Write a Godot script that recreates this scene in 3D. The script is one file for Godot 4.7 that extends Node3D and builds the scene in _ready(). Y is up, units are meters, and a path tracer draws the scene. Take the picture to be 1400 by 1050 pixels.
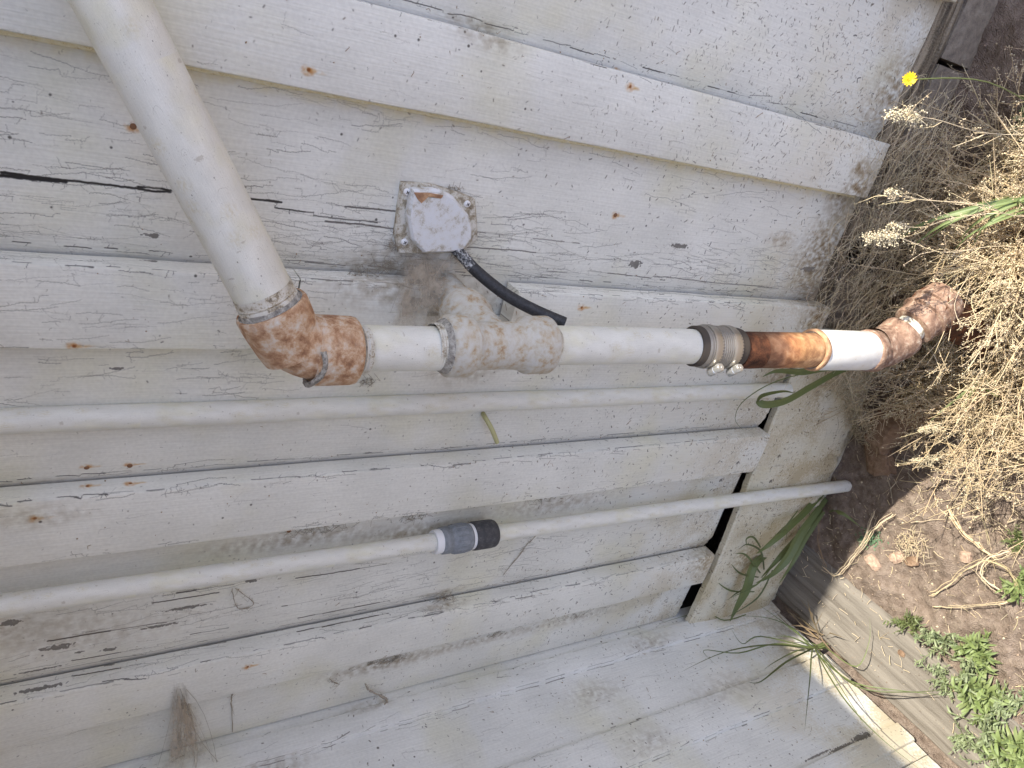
extends Node3D

# A weathered white board-and-batten wall with old drain pipes, seen from a phone
# held sideways: the lens is rolled a quarter turn, so the ground lies at the right.

const TAU_ := PI * 2.0
const GROUND := -1.54
const LEFT_X := -1.09

var rng := RandomNumberGenerator.new()
var M := {}
var taken := {}
var relief := FastNoiseLite.new()


class MB:
	var v := PackedVector3Array()
	var n := PackedVector3Array()
	var u := PackedVector2Array()
	var c := PackedColorArray()
	var tint := Color(1, 1, 1)
	var map := Transform3D()

	func tri(a: Vector3, b: Vector3, d: Vector3, na: Vector3, nb: Vector3, nd: Vector3, ua := Vector2.ZERO, ub := Vector2.ZERO, ud := Vector2.ZERO) -> void:
		a = map * a; b = map * b; d = map * d
		na = map.basis * na; nb = map.basis * nb; nd = map.basis * nd
		if (b - a).cross(d - a).dot(na + nb + nd) > 0.0:
			v.append_array([a, d, b]); n.append_array([na, nd, nb]); u.append_array([ua, ud, ub])
		else:
			v.append_array([a, b, d]); n.append_array([na, nb, nd]); u.append_array([ua, ub, ud])
		c.append_array([tint, tint, tint])

	func quad(p: Array, q: Array, t: Array) -> void:
		tri(p[0], p[1], p[2], q[0], q[1], q[2], t[0], t[1], t[2])
		tri(p[0], p[2], p[3], q[0], q[2], q[3], t[0], t[2], t[3])

	func flat(a: Vector3, b: Vector3, d: Vector3, e: Vector3, away: Vector3, t := [Vector2.ZERO, Vector2.RIGHT, Vector2.ONE, Vector2.DOWN]) -> void:
		var m := (b - a).cross(d - a)
		if m.length_squared() < 1e-16:
			m = (d - a).cross(e - a)
		if m.length_squared() < 1e-16:
			return
		m = m.normalized()
		if m.dot(away) < 0.0:
			m = -m
		quad([a, b, d, e], [m, m, m, m], t)

	func mesh() -> ArrayMesh:
		var a := []
		a.resize(Mesh.ARRAY_MAX)
		a[Mesh.ARRAY_VERTEX] = v
		a[Mesh.ARRAY_NORMAL] = n
		a[Mesh.ARRAY_TEX_UV] = u
		a[Mesh.ARRAY_COLOR] = c
		var r := ArrayMesh.new()
		r.add_surface_from_arrays(Mesh.PRIMITIVE_TRIANGLES, a)
		return r


# ---------------------------------------------------------------- helpers

func numbered(called: String) -> String:
	if not taken.has(called):
		taken[called] = 0
		return called
	taken[called] += 1
	return "%s_%03d" % [called, taken[called]]


func thing(called: String, label: String, category: String, at := Vector3.ZERO, group := "") -> Node3D:
	var o := Node3D.new()
	o.name = numbered(called)
	add_child(o, true)
	o.position = at
	o.set_meta("label", label)
	o.set_meta("category", category)
	if group:
		o.set_meta("group", group)
	return o


# a part whose shape was laid out in the scene's coordinates
func part(called: String, mb: MB, mat: Material, parent: Node3D, kind := "") -> MeshInstance3D:
	var o := MeshInstance3D.new()
	o.name = called
	o.mesh = mb.mesh()
	o.material_override = mat
	parent.add_child(o, true)
	var up: Node = parent
	var off := Vector3.ZERO
	while up != self:
		off += (up as Node3D).position
		up = up.get_parent()
	o.position = -off
	if kind:
		o.set_meta("kind", kind)
	return o


func structure(called: String, mb: MB, mat: Material) -> MeshInstance3D:
	var o := part(called, mb, mat, self)
	o.set_meta("kind", "structure")
	return o


func mm(a: Array) -> Vector3:
	return Vector3(a[0], a[1], a[2]) * 0.001


func path(a: Array) -> Array:
	return a.map(mm)


func smooth(pts: Array, per := 5) -> Array:
	var r := []
	for i in pts.size() - 1:
		var p0: Vector3 = pts[maxi(i - 1, 0)]
		var p1: Vector3 = pts[i]
		var p2: Vector3 = pts[i + 1]
		var p3: Vector3 = pts[mini(i + 2, pts.size() - 1)]
		for k in per:
			r.append(p1.cubic_interpolate(p2, p0, p3, float(k) / per))
	r.append(pts[-1])
	return r


func tube(mb: MB, pts: Array, radii: Array, sides := 8, caps := true) -> void:
	var m := pts.size()
	var side := Vector3.ZERO
	var rings := []
	var dirs := []
	var along := 0.0
	for i in m:
		var d: Vector3 = (pts[mini(i + 1, m - 1)] - pts[maxi(i - 1, 0)]).normalized()
		if d == Vector3.ZERO:
			d = Vector3.UP
		if i == 0:
			side = d.cross(Vector3(0.31, 0.17, 0.93)).normalized()
		else:
			side = (side - d * side.dot(d)).normalized()
			along += (pts[i] - pts[i - 1]).length()
		var over := d.cross(side)
		var r: float = radii[mini(i, radii.size() - 1)]
		var ring := []
		for k in sides + 1:
			var a := TAU_ * k / sides
			var q := side * cos(a) + over * sin(a)
			ring.append([pts[i] + q * r, q, Vector2(float(k) / sides, along)])
		rings.append(ring)
		dirs.append(d)
	for i in m - 1:
		for k in sides:
			var a = rings[i][k]; var b = rings[i][k + 1]; var d = rings[i + 1][k + 1]; var e = rings[i + 1][k]
			mb.quad([a[0], b[0], d[0], e[0]], [a[1], b[1], d[1], e[1]], [a[2], b[2], d[2], e[2]])
	if caps:
		for end in [0, m - 1]:
			var w: Vector3 = -dirs[0] if end == 0 else dirs[m - 1]
			for k in sides:
				mb.tri(pts[end], rings[end][k][0], rings[end][k + 1][0], w, w, w)


# profile of (distance along the axis, radius), turned round the axis
func lathe(mb: MB, at: Vector3, axis: Vector3, prof: Array, sides := 40, bump := 0.0) -> void:
	axis = axis.normalized()
	var side := axis.cross(Vector3(0.2, 0.11, 0.97)).normalized()
	var over := axis.cross(side)
	var segs := prof.size() - 1
	var flat_n := []
	for i in segs:
		var d: Vector2 = prof[i + 1] - prof[i]
		flat_n.append(Vector2(-d.y, d.x).normalized())   # (along axis, outward)
	for i in segs:
		var n0: Vector2 = flat_n[i]
		var n1: Vector2 = flat_n[i]
		if i > 0 and flat_n[i - 1].dot(n0) > 0.6:
			n0 = (n0 + flat_n[i - 1]).normalized()
		if i < segs - 1 and flat_n[i + 1].dot(n1) > 0.6:
			n1 = (n1 + flat_n[i + 1]).normalized()
		var p0: Vector2 = prof[i]
		var p1: Vector2 = prof[i + 1]
		for k in sides:
			var pos := []
			var nor := []
			var uv := []
			for q in [[k, p0, n0], [k + 1, p0, n0], [k + 1, p1, n1], [k, p1, n1]]:
				var a: float = TAU_ * q[0] / sides
				var out: Vector3 = side * cos(a) + over * sin(a)
				var r: float = q[1].y
				var spot: Vector3 = at + axis * q[1].x + out * r
				if bump > 0.0 and r > 0.002:
					spot += out * bump * relief.get_noise_3dv(spot * 60.0)
				pos.append(spot)
				nor.append((axis * q[2].x + out * q[2].y).normalized())
				uv.append(Vector2(float(q[0]) / sides, q[1].x))
			mb.quad(pos, nor, uv)


func box(mb: MB, lo: Vector3, hi: Vector3) -> void:
	var c := [Vector3(lo.x, lo.y, lo.z), Vector3(hi.x, lo.y, lo.z), Vector3(hi.x, hi.y, lo.z), Vector3(lo.x, hi.y, lo.z), Vector3(lo.x, lo.y, hi.z), Vector3(hi.x, lo.y, hi.z), Vector3(hi.x, hi.y, hi.z), Vector3(lo.x, hi.y, hi.z)]
	for f in [[0, 1, 2, 3, Vector3.FORWARD], [4, 5, 6, 7, Vector3.BACK], [0, 1, 5, 4, Vector3.DOWN], [3, 2, 6, 7, Vector3.UP], [0, 3, 7, 4, Vector3.LEFT], [1, 2, 6, 5, Vector3.RIGHT]]:
		mb.flat(c[f[0]], c[f[1]], c[f[2]], c[f[3]], f[4])


# a board whose cross-section (x, z) runs up along y; u and v follow the wall so that paint lies unbroken
func board(mb: MB, prof: Array, y0: float, y1: float, uv_at: Callable, rag0 := 0.0, wob := 0.0012, rows := 24) -> void:
	var k := prof.size()
	var zf := -1.0
	for p in prof:
		zf = maxf(zf, p.y)
	var mid := 0.0
	for p in prof:
		mid += p.x / k
	var grid := []
	for j in rows + 1:
		var row := []
		var t := float(j) / rows
		for i in k:
			var p: Vector2 = prof[i]
			var bottom := y0
			if rag0 > 0.0:
				bottom += rag0 * relief.get_noise_2d(p.x * 900.0, y0 * 700.0 + 31.0) + rag0 * 0.5 * relief.get_noise_2d(p.x * 3100.0, 8.0)
			var y := lerpf(bottom, y1, t * t * 0.35 + t * 0.65)
			var wx := wob * relief.get_noise_2d(y * 55.0, mid * 777.0 + signf(p.x - mid) * 50.0)
			var wz := wob * 0.8 * relief.get_noise_2d(y * 40.0 + 300.0, mid * 777.0) if p.y > 0.0 else 0.0
			var depth := zf - p.y
			var s := p.x + signf(p.x - mid) * (depth if absf(p.x - mid) > 0.0 and depth > 0.004 else 0.0)
			row.append([Vector3(p.x + wx, y, p.y + wz), uv_at.call(s, y)])
		grid.append(row)
	var fn := []
	for i in k - 1:
		var d: Vector2 = prof[i + 1] - prof[i]
		var m := Vector2(-d.y, d.x).normalized()
		if m.dot((prof[i] + prof[i + 1]) * 0.5 - Vector2(mid, -0.02)) < 0.0:
			m = -m
		fn.append(m)
	for i in k - 1:
		var n0: Vector2 = fn[i]
		var n1: Vector2 = fn[i]
		if i > 0 and fn[i - 1].dot(n0) > 0.75:
			n0 = (n0 + fn[i - 1]).normalized()
		if i < k - 2 and fn[i + 1].dot(n1) > 0.75:
			n1 = (n1 + fn[i + 1]).normalized()
		var a3 := Vector3(n0.x, 0, n0.y)
		var b3 := Vector3(n1.x, 0, n1.y)
		for j in rows:
			var a = grid[j][i]; var b = grid[j][i + 1]; var d = grid[j + 1][i + 1]; var e = grid[j + 1][i]
			mb.quad([a[0], b[0], d[0], e[0]], [a3, b3, b3, a3], [a[1], b[1], d[1], e[1]])
	for end in [0, rows]:
		var w := Vector3.DOWN if end == 0 else Vector3.UP
		var centre := Vector3.ZERO
		for i in k:
			centre += grid[end][i][0] / k
		var cu: Vector2 = uv_at.call(mid, centre.y)
		for i in k:
			var a = grid[end][i]; var b = grid[end][(i + 1) % k]
			mb.tri(a[0], b[0], centre, w, w, w, a[1], b[1], cu)


# a grass blade with a folded midrib
func blade(mb: MB, pts: Array, width: float, up: Vector3, fold := 0.25, tip := 0.05, root := 0.5) -> void:
	var m := pts.size()
	var last := []
	for i in m:
		var t := float(i) / (m - 1)
		var d: Vector3 = (pts[mini(i + 1, m - 1)] - pts[maxi(i - 1, 0)]).normalized()
		var side := d.cross(up)
		if side.length() < 0.05:
			side = d.cross(Vector3(0.6, 0.1, 0.8))
		side = side.normalized()
		var over := side.cross(d).normalized()
		var w := width * 0.5 * minf(lerpf(root, 1.0, minf(t * 4.0, 1.0)), lerpf(tip, 1.0, minf((1.0 - t) * 2.2, 1.0)))
		var now := [pts[i] - side * w + over * w * fold, pts[i], pts[i] + side * w + over * w * fold, (over + side * fold).normalized(), (over - side * fold).normalized(), t]
		if i > 0:
			mb.quad([last[0], last[1], now[1], now[0]], [last[3], last[3], now[3], now[3]], [Vector2(0, last[5]), Vector2(0.5, last[5]), Vector2(0.5, t), Vector2(0, t)])
			mb.quad([last[1], last[2], now[2], now[1]], [last[4], last[4], now[4], now[4]], [Vector2(0.5, last[5]), Vector2(1, last[5]), Vector2(1, t), Vector2(0.5, t)])
		last = now


func octa(mb: MB, p: Vector3, r: float, flat_by := 0.6) -> void:
	var a := Vector3(rng.randf_range(-1, 1), rng.randf_range(-1, 1), rng.randf_range(-1, 1)).normalized()
	var b := a.cross(Vector3(0.3, 0.8, 0.5)).normalized()
	var d := a.cross(b)
	var ring := [b * r, d * r, -b * r, -d * r]
	for s in [1.0, -1.0]:
		var top: Vector3 = a * r * flat_by * s
		for i in 4:
			var p0: Vector3 = ring[i]
			var p1: Vector3 = ring[(i + 1) % 4]
			mb.tri(p + p0, p + p1, p + top, p0.normalized(), p1.normalized(), top.normalized())


func rv(s := 1.0) -> Vector3:
	return Vector3(rng.randf_range(-s, s), rng.randf_range(-s, s), rng.randf_range(-s, s))


# ---------------------------------------------------------------- textures

class Paint:
	var w: int
	var h: int
	var x0: float
	var y1: float
	var ppm: float
	var alb := PackedByteArray()
	var hgt := PackedByteArray()
	var rng := RandomNumberGenerator.new()

	func px(x: int, y: int, col: Color, a: float, dh: float) -> void:
		x = posmod(x, w)
		if y < 0 or y >= h or a <= 0.0:
			return
		var i := (y * w + x) * 3
		alb[i] = int(lerpf(alb[i], col.r8, a))
		alb[i + 1] = int(lerpf(alb[i + 1], col.g8, a))
		alb[i + 2] = int(lerpf(alb[i + 2], col.b8, a))
		if dh != 0.0:
			var k := y * w + x
			hgt[k] = clampi(int(hgt[k] + dh * a), 0, 255)

	func dab(fx: float, fy: float, r: float, col: Color, a: float, dh: float) -> void:
		var lo := int(floor(-r)) - 0
		var cx := int(round(fx))
		var cy := int(round(fy))
		if r <= 0.75:
			px(cx, cy, col, a, dh)
			return
		for j in range(lo, -lo + 1):
			for i in range(lo, -lo + 1):
				var d := Vector2(cx + i - fx, cy + j - fy).length()
				if d < r + 0.5:
					px(cx + i, cy + j, col, a * clampf(r + 0.5 - d, 0.0, 1.0), dh)

	func at(x: float, y: float) -> Vector2:
		return Vector2((x - x0) * ppm, (y1 - y) * ppm)

	# a crack along the grain with short jogs across it
	func crack(x: float, y: float, length: float, a: float, wide := 0.6, jog := 0.02, col := Color8(104, 101, 96)) -> void:
		var p := at(x, y)
		var left := length * ppm
		var slope := rng.randf_range(-0.03, 0.03)
		var live := 1.0
		while left > 0.0:
			p.y += 0.8
			left -= 0.8
			if wide < 0.75:
				slope = clampf(slope + rng.randf_range(-0.035, 0.035), -0.22, 0.22)
				p.x += slope + rng.randf_range(-0.35, 0.35)
			else:
				p.x += slope * 0.5 + rng.randf_range(-0.22, 0.22)
			if rng.randf() < 0.012:
				live = rng.randf_range(0.25, 1.0)
			dab(p.x, p.y, wide * (0.6 + 0.6 * live), col, a * live, -40.0)
			if rng.randf() < jog:
				var side := 1.0 if rng.randf() < 0.5 else -1.0
				var reach := rng.randf_range(2.0, 9.0)
				if rng.randf() < 0.1:
					reach *= 2.0
				var q := p
				var lean := rng.randf_range(-0.7, 0.7)
				while reach > 0.0:
					q.x += 0.8 * side
					q.y += lean * 0.8 + rng.randf_range(-0.6, 0.6)
					lean = clampf(lean + rng.randf_range(-0.3, 0.3), -1.2, 1.2)
					reach -= 0.8
					dab(q.x, q.y, 0.5, col, a * 0.7 * live, -25.0)
				if rng.randf() < 0.15:
					p = q

	func fleck(x: float, y: float, length: float, angle: float, col: Color, a: float, wide := 0.6) -> void:
		var p := at(x, y)
		var left := length * ppm
		var turn := rng.randf_range(-0.06, 0.06)
		while left > 0.0:
			angle += turn + rng.randf_range(-0.12, 0.12)
			p += Vector2(cos(angle), sin(angle)) * 0.8
			left -= 0.8
			dab(p.x, p.y, wide, col, a, 30.0)

	# a ragged patch where the paint is gone
	func chip(x: float, y: float, rx: float, ry: float, col: Color, a := 0.9, dh := -60.0, tilt := 0.0) -> void:
		var f := FastNoiseLite.new()
		f.seed = rng.randi() % 9999
		f.frequency = 0.11
		var p := at(x, y)
		var ex := int(rx * ppm * 1.6) + 2
		var ey := int(ry * ppm * 1.6) + 2
		for j in range(-ey, ey + 1):
			for i in range(-ex, ex + 1):
				var q := Vector2(i / (rx * ppm), j / (ry * ppm)).rotated(tilt)
				var d := q.length() + 0.75 * f.get_noise_2d(i, j)
				if d < 0.86:
					px(int(p.x) + i, int(p.y) + j, col.lightened(0.25 * maxf(0.0, f.get_noise_2d(i * 2.0, j * 0.6))), a, dh)
				elif d < 1.0:
					px(int(p.x) + i, int(p.y) + j, Color8(228, 226, 218), 0.4, 8.0)

	func stain(x: float, y: float, rx: float, ry: float, col: Color, a: float, grain := 0.03) -> void:
		var f := FastNoiseLite.new()
		f.seed = rng.randi() % 9999
		f.frequency = grain
		f.fractal_octaves = 4
		var p := at(x, y)
		var ex := int(rx * ppm)
		var ey := int(ry * ppm)
		for j in range(-ey, ey + 1):
			for i in range(-ex, ex + 1):
				var d := Vector2(float(i) / ex, float(j) / ey).length()
				if d < 1.0:
					px(int(p.x) + i, int(p.y) + j, col, a * (1.0 - d) * clampf(0.55 + 1.3 * f.get_noise_2d(i, j), 0.0, 1.4), 0.0)

	func textures() -> Array:
		return [Paint.tex(Image.create_from_data(w, h, false, Image.FORMAT_RGB8, alb)), Paint.tex(Image.create_from_data(w, h, false, Image.FORMAT_L8, hgt))]

	static func tex(im: Image) -> ImageTexture:
		return ImageTexture.create_from_image(im)


func noise_bytes(w: int, h: int, freq: float, octaves: int, sd: int, kind := FastNoiseLite.TYPE_SIMPLEX_SMOOTH, from := Vector2i.ZERO) -> PackedByteArray:
	var f := FastNoiseLite.new()
	f.noise_type = kind
	f.seed = sd
	f.frequency = freq
	f.fractal_octaves = octaves
	var im: Image
	if from == Vector2i.ZERO:
		im = f.get_image(w, h, false, false, true)
	else:
		im = f.get_image(from.x, from.y, false, false, true)
		im.resize(w, h, Image.INTERPOLATE_CUBIC)
	im.convert(Image.FORMAT_L8)
	return im.get_data()


func painted(w: int, h: int, x0: float, y1: float, ppm: float, sd: int, dirt_from: float, dirt_to: float, cool := 0.0) -> Paint:
	var p := Paint.new()
	p.w = w; p.h = h; p.x0 = x0; p.y1 = y1; p.ppm = ppm
	p.rng.seed = sd
	var big := noise_bytes(w, h, 0.02, 4, sd, FastNoiseLite.TYPE_SIMPLEX_SMOOTH, Vector2i(w / 4, h / 4))
	var fine := noise_bytes(w, h, 0.12, 3, sd + 1)
	var streak := noise_bytes(w, h, 0.25, 3, sd + 2, FastNoiseLite.TYPE_SIMPLEX, Vector2i(w, h / 26))
	var blot := noise_bytes(w, h, 0.006, 4, sd + 3, FastNoiseLite.TYPE_SIMPLEX_SMOOTH, Vector2i(w / 2, h / 2))
	p.alb.resize(w * h * 3)
	p.hgt.resize(w * h)
	for y in h:
		var wy := y1 - y / ppm
		var dirt := smoothstep(dirt_from, dirt_to, wy)
		for x in w:
			var k := y * w + x
			var s := streak[k]
			var f := fine[k]
			var b := big[k]
			var q := blot[k]
			var t := 219.0 + (s - 128) * 0.05 + (f - 128) * 0.05 + (b - 128) * 0.06
			var yellow := maxf(0.0, (q - 136) * 0.0026)
			var d := dirt * clampf(0.22 + (b - 116) * 0.006 + (q - 128) * 0.004 + (f - 128) * 0.004, 0.0, 0.75)
			var i := k * 3
			p.alb[i] = clampi(int(lerpf(t + 1.0 - cool * 2.0 - yellow * 14.0, 168.0, d)), 0, 255)
			p.alb[i + 1] = clampi(int(lerpf(t - yellow * 20.0, 154.0, d)), 0, 255)
			p.alb[i + 2] = clampi(int(lerpf(t - 9.0 + cool * 7.0 - yellow * 58.0, 126.0, d)), 0, 255)
			p.hgt[k] = clampi(128 + int((s - 128) * 0.22 + (f - 128) * 0.10 + (b - 128) * 0.18), 0, 255)
	return p


func surface(maps: Array, rough: float, relief_cm: float, spec := 0.4) -> StandardMaterial3D:
	var m := StandardMaterial3D.new()
	m.albedo_texture = maps[0]
	m.roughness = rough
	m.metallic_specular = spec
	if maps.size() > 1 and relief_cm > 0.0:
		m.heightmap_enabled = true
		m.heightmap_texture = maps[1]
		m.heightmap_scale = relief_cm
	return m


func triplanar(m: StandardMaterial3D, repeats_per_metre: float) -> StandardMaterial3D:
	m.uv1_triplanar = true
	m.uv1_scale = Vector3.ONE * repeats_per_metre
	m.uv1_triplanar_sharpness = 4.0
	return m


func plain(col: Color, rough := 0.7, metal := 0.0) -> StandardMaterial3D:
	var m := StandardMaterial3D.new()
	m.albedo_color = col.linear_to_srgb()
	m.roughness = rough
	m.metallic = metal
	return m


# colours blended through a ramp by layered noise; both maps tile
func mottled(size: int, freq: float, octaves: int, sd: int, ramp: Array, speck: Color, specks: float, stretch := 1) -> Array:
	var f := FastNoiseLite.new()
	f.seed = sd
	f.frequency = freq
	f.fractal_octaves = octaves
	f.fractal_gain = 0.66
	var im := f.get_seamless_image(size, size / stretch, false, false, 0.12)
	if stretch > 1:
		im.resize(size, size, Image.INTERPOLATE_CUBIC)
	im.convert(Image.FORMAT_L8)
	var a := im.get_data()
	f.seed = sd + 5
	f.frequency = 0.22
	f.fractal_octaves = 3
	im = f.get_seamless_image(size, size, false, false, 0.1)
	im.convert(Image.FORMAT_L8)
	var b := im.get_data()
	var g := Gradient.new()
	g.offsets = PackedFloat32Array(ramp.map(func(r): return r[0]))
	g.colors = PackedColorArray(ramp.map(func(r): return r[1]))
	var table := []
	for i in 256:
		table.append(g.sample(i / 255.0))
	var out := PackedByteArray()
	var hh := PackedByteArray()
	out.resize(size * size * 3)
	hh.resize(size * size)
	var lim := int(255 * (1.0 - specks))
	for k in size * size:
		var t := clampi(int(a[k] + (b[k] - 128) * 0.5), 0, 255)
		var col: Color = table[t]
		if b[k] > lim:
			col = col.lerp(speck, clampf((b[k] - lim) / 20.0, 0.0, 1.0))
		out[k * 3] = col.r8
		out[k * 3 + 1] = col.g8
		out[k * 3 + 2] = col.b8
		hh[k] = clampi(int(a[k] * 0.5 + b[k] * 0.5), 0, 255)
	return [Paint.tex(Image.create_from_data(size, size, false, Image.FORMAT_RGB8, out)), Paint.tex(Image.create_from_data(size, size, false, Image.FORMAT_L8, hh))]


func main_wall_paint() -> Array:
	var p := painted(2048, 2048, -1.15, 0.10, 1365.0, 11, -0.85, -1.32)
	var r := p.rng
	var dark := Color8(78, 75, 70)
	# crazed paint: x range, y range, cracks, mean length, strength
	for z in [
		[-0.300, -0.112, -1.20, 0.06, 430, 0.055, 0.55], [-0.300, -0.215, -0.75, 0.06, 330, 0.05, 0.75], [-0.300, -0.215, -1.22, -0.75, 330, 0.04, 0.85],
		[-0.300, -0.205, -0.62, -0.20, 160, 0.06, 0.9], [-0.215, -0.112, -0.30, 0.06, 120, 0.04, 0.7],
		[-0.400, -0.310, -0.28, 0.06, 200, 0.035, 0.5], [-0.470, -0.408, -0.25, 0.06, 150, 0.03, 0.7], [-0.575, -0.41, -1.2, 0.06, 120, 0.03, 0.35],
		[-0.675, -0.585, -1.2, 0.06, 90, 0.03, 0.35], [-0.880, -0.765, -0.75, 0.06, 420, 0.05, 0.8], [-0.880, -0.765, -1.2, -0.7, 140, 0.03, 0.5],
		[-0.985, -0.890, -1.2, 0.06, 70, 0.03, 0.35], [-1.08, -0.995, -1.2, 0.06, 90, 0.03, 0.4], [-0.105, -0.02, -1.2, 0.06, 60, 0.02, 0.35],
		[-0.012, 0.25, -1.2, 0.06, 200, 0.015, 0.4]]:
		for i in int(z[4] * 0.30):
			p.crack(r.randf_range(z[0], z[1]), r.randf_range(z[2], z[3]), z[5] * r.randf_range(0.3, 1.9), z[6] * r.randf_range(0.25, 0.78), r.randf_range(0.4, 0.62), 0.03)
	# the long splits
	p.crack(-0.2330, 0.10, 0.13, 1.0, 1.7, 0.0, Color8(38, 36, 34)); p.crack(-0.2300, 0.02, 0.14, 1.0, 1.5, 0.0, Color8(42, 40, 38)); p.crack(-0.2290, -0.09, 0.14, 0.95, 1.1, 0.0, Color8(50, 48, 45)); p.crack(-0.2285, -0.21, 0.14, 0.85, 0.8, 0.01, Color8(60, 58, 55))
	p.crack(-0.240, -0.44, 0.20, 0.9, 0.9, 0.01); p.crack(-0.262, -0.45, 0.30, 0.7, 0.8, 0.01); p.crack(-0.286, -0.60, 0.5, 0.8, 0.8, 0.01); p.crack(-0.245, -0.28, 0.10, 0.9, 1.0, 0.0); p.crack(-0.226, -0.30, 0.07, 0.9, 1.0, 0.0)
	for i in 9:
		p.crack(-0.82 + r.randf_range(-0.05, 0.05), r.randf_range(-0.45, 0.0), r.randf_range(0.05, 0.16), 0.9, r.randf_range(0.8, 1.4), 0.0, Color8(88, 84, 78))
	# the open joints along the right edge of every batten
	for x in [-0.0150, -0.3050, -0.5790, -0.8850]:
		for i in 30:
			p.crack(x + r.randf_range(-0.0012, 0.0016), 0.10 - i * 0.040 - r.randf() * 0.01, r.randf_range(0.01, 0.07), r.randf_range(0.25, 0.9), r.randf_range(0.4, 0.9), 0.02, Color8(72, 70, 68))
	# paint that lets go of the face of the battens near their edges
	for x in [-0.310, -0.585, -0.392, -0.664, -0.892]:
		for i in 26:
			p.crack(x + r.randf_range(-0.003, 0.003), r.randf_range(-1.2, 0.05), r.randf_range(0.01, 0.04), 0.6, 0.6, 0.04)
	# flecks of dirt, thick towards the ground
	for i in 6200:
		var y := 0.08 - 1.32 * pow(r.randf(), 0.62)
		var x := r.randf_range(-1.10, 0.30)
		var low := smoothstep(-0.3, -1.2, y)
		p.fleck(x, y, r.randf_range(0.001, 0.003 + 0.005 * low), r.randf_range(-0.9, 0.9) + (0.0 if r.randf() < 0.7 else 1.5), Color8(96, 88, 76) if r.randf() < 0.5 else dark, r.randf_range(0.25, 0.8) * (0.45 + 0.55 * low), 0.5 if r.randf() < 0.75 else 1.0)
	for i in 2100:   # the pitted board at the far right and the foot of the wall
		var y := -0.55 - 0.68 * pow(r.randf(), 0.6)
		p.fleck(r.randf_range(-0.12, 0.26), y, r.randf_range(0.0012, 0.006), r.randf_range(-1.5, 0.8), Color8(120, 114, 104), r.randf_range(0.15, 0.6), 0.5 if r.randf() < 0.6 else 0.9)
	for i in 900:   # the kick board's paint: scuffed along its length and splashed with soil
		p.fleck(r.randf_range(-1.1, -0.3), r.randf_range(-1.40, -1.10) if i % 3 else r.randf_range(-1.4, -1.3), r.randf_range(0.002, 0.007), r.randf() * TAU, Color8(110, 96, 78), r.randf_range(0.3, 0.8), 0.5 if r.randf() < 0.6 else 1.1)
	for i in 70:
		p.fleck(r.randf_range(-1.1, -0.35), r.randf_range(-1.40, -1.27), r.randf_range(0.015, 0.07), r.randf_range(-0.06, 0.06), Color8(100, 88, 72), r.randf_range(0.25, 0.7), 0.6)
	for i in 130:
		var q := p.at(r.randf_range(-1.1, 0.3), r.randf_range(-1.25, 0.08))
		p.dab(q.x, q.y, r.randf_range(0.8, 2.2), dark, 0.85, 30.0)
	# bare grey wood
	for c in [[-0.229, -0.828, 0.004, 0.020, 0.05], [-0.264, -0.753, 0.007, 0.013, 0.5], [-0.278, -0.106, 0.0028, 0.009, 0.0], [-0.769, -0.253, 0.004, 0.011, 0.0], [-0.852, -0.078, 0.004, 0.010, -0.1], [-0.775, 0.03, 0.005, 0.014, 0.0], [-0.846, -0.045, 0.002, 0.006, 0.0], [-0.80, -0.17, 0.003, 0.03, 0.0], [-0.825, -0.14, 0.0025, 0.026, 0.0], [-0.83, -0.02, 0.005, 0.02, 0.1], [-0.872, 0.0, 0.004, 0.03, 0.0], [-0.286, -0.82, 0.002, 0.007, 0.0], [-0.43, -0.077, 0.002, 0.009, 0.5], [-0.497, -0.165, 0.0022, 0.02, 0.0], [-0.70, -1.17, 0.005, 0.006, 0.0], [-0.64, -1.16, 0.004, 0.006, 0.3], [-0.245, -1.15, 0.006, 0.02, 0.2]]:
		p.chip(c[0], c[1], c[2], c[3], Color8(112, 109, 103), 0.9, -60.0, c[4])
	# rust that bleeds from nail heads
	for c in [[-0.172, -0.085], [-0.088, -0.233], [-0.195, -0.687], [-0.391, -0.036], [-0.603, 0.001], [-0.671, -0.287], [-0.325, -0.657], [-0.03, -0.625], [-0.560, -0.05], [-0.562, -0.094], [-0.912, -0.255], [-0.673, 0.02]]:
		p.stain(c[0], c[1], 0.007, 0.009, Color8(176, 108, 44), 1.0, 0.08)
		p.stain(c[0], c[1] - 0.006, 0.0035, 0.016, Color8(190, 140, 74), 0.7, 0.08)
		var q := p.at(c[0], c[1])
		p.dab(q.x, q.y, 2.4, Color8(120, 66, 26), 0.8, 0.0)
	# yellowed caulk line and old grime
	for i in 40:
		p.stain(-0.113, 0.1 - i * 0.034, 0.012, 0.035, Color8(220, 206, 160), 0.4, 0.03)
	for c in [[-0.728, -0.549, 0.03, 0.06, 0.8], [-0.720, -0.48, 0.03, 0.07, 0.75], [-0.705, -0.30, 0.025, 0.09, 0.8], [-0.705, -0.75, 0.03, 0.1, 0.6], [-0.873, -0.58, 0.02, 0.03, 0.9], [-1.01, -0.50, 0.03, 0.08, 0.9], [-1.01, -0.66, 0.02, 0.1, 0.6], [-1.01, -0.9, 0.03, 0.12, 0.5], [-0.6, 0.0, 0.03, 0.04, 0.5], [-0.79, 0.05, 0.05, 0.1, 0.5], [-0.82, -0.05, 0.05, 0.12, 0.35], [-0.29, -0.40, 0.06, 0.05, 0.7], [-0.31, -0.37, 0.05, 0.06, 0.8], [-0.35, -0.50, 0.05, 0.05, 0.6], [-0.43, -0.51, 0.05, 0.04, 0.8], [-0.02, -0.42, 0.02, 0.03, 0.7], [0.08, -0.28, 0.02, 0.02, 0.5]]:
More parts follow.
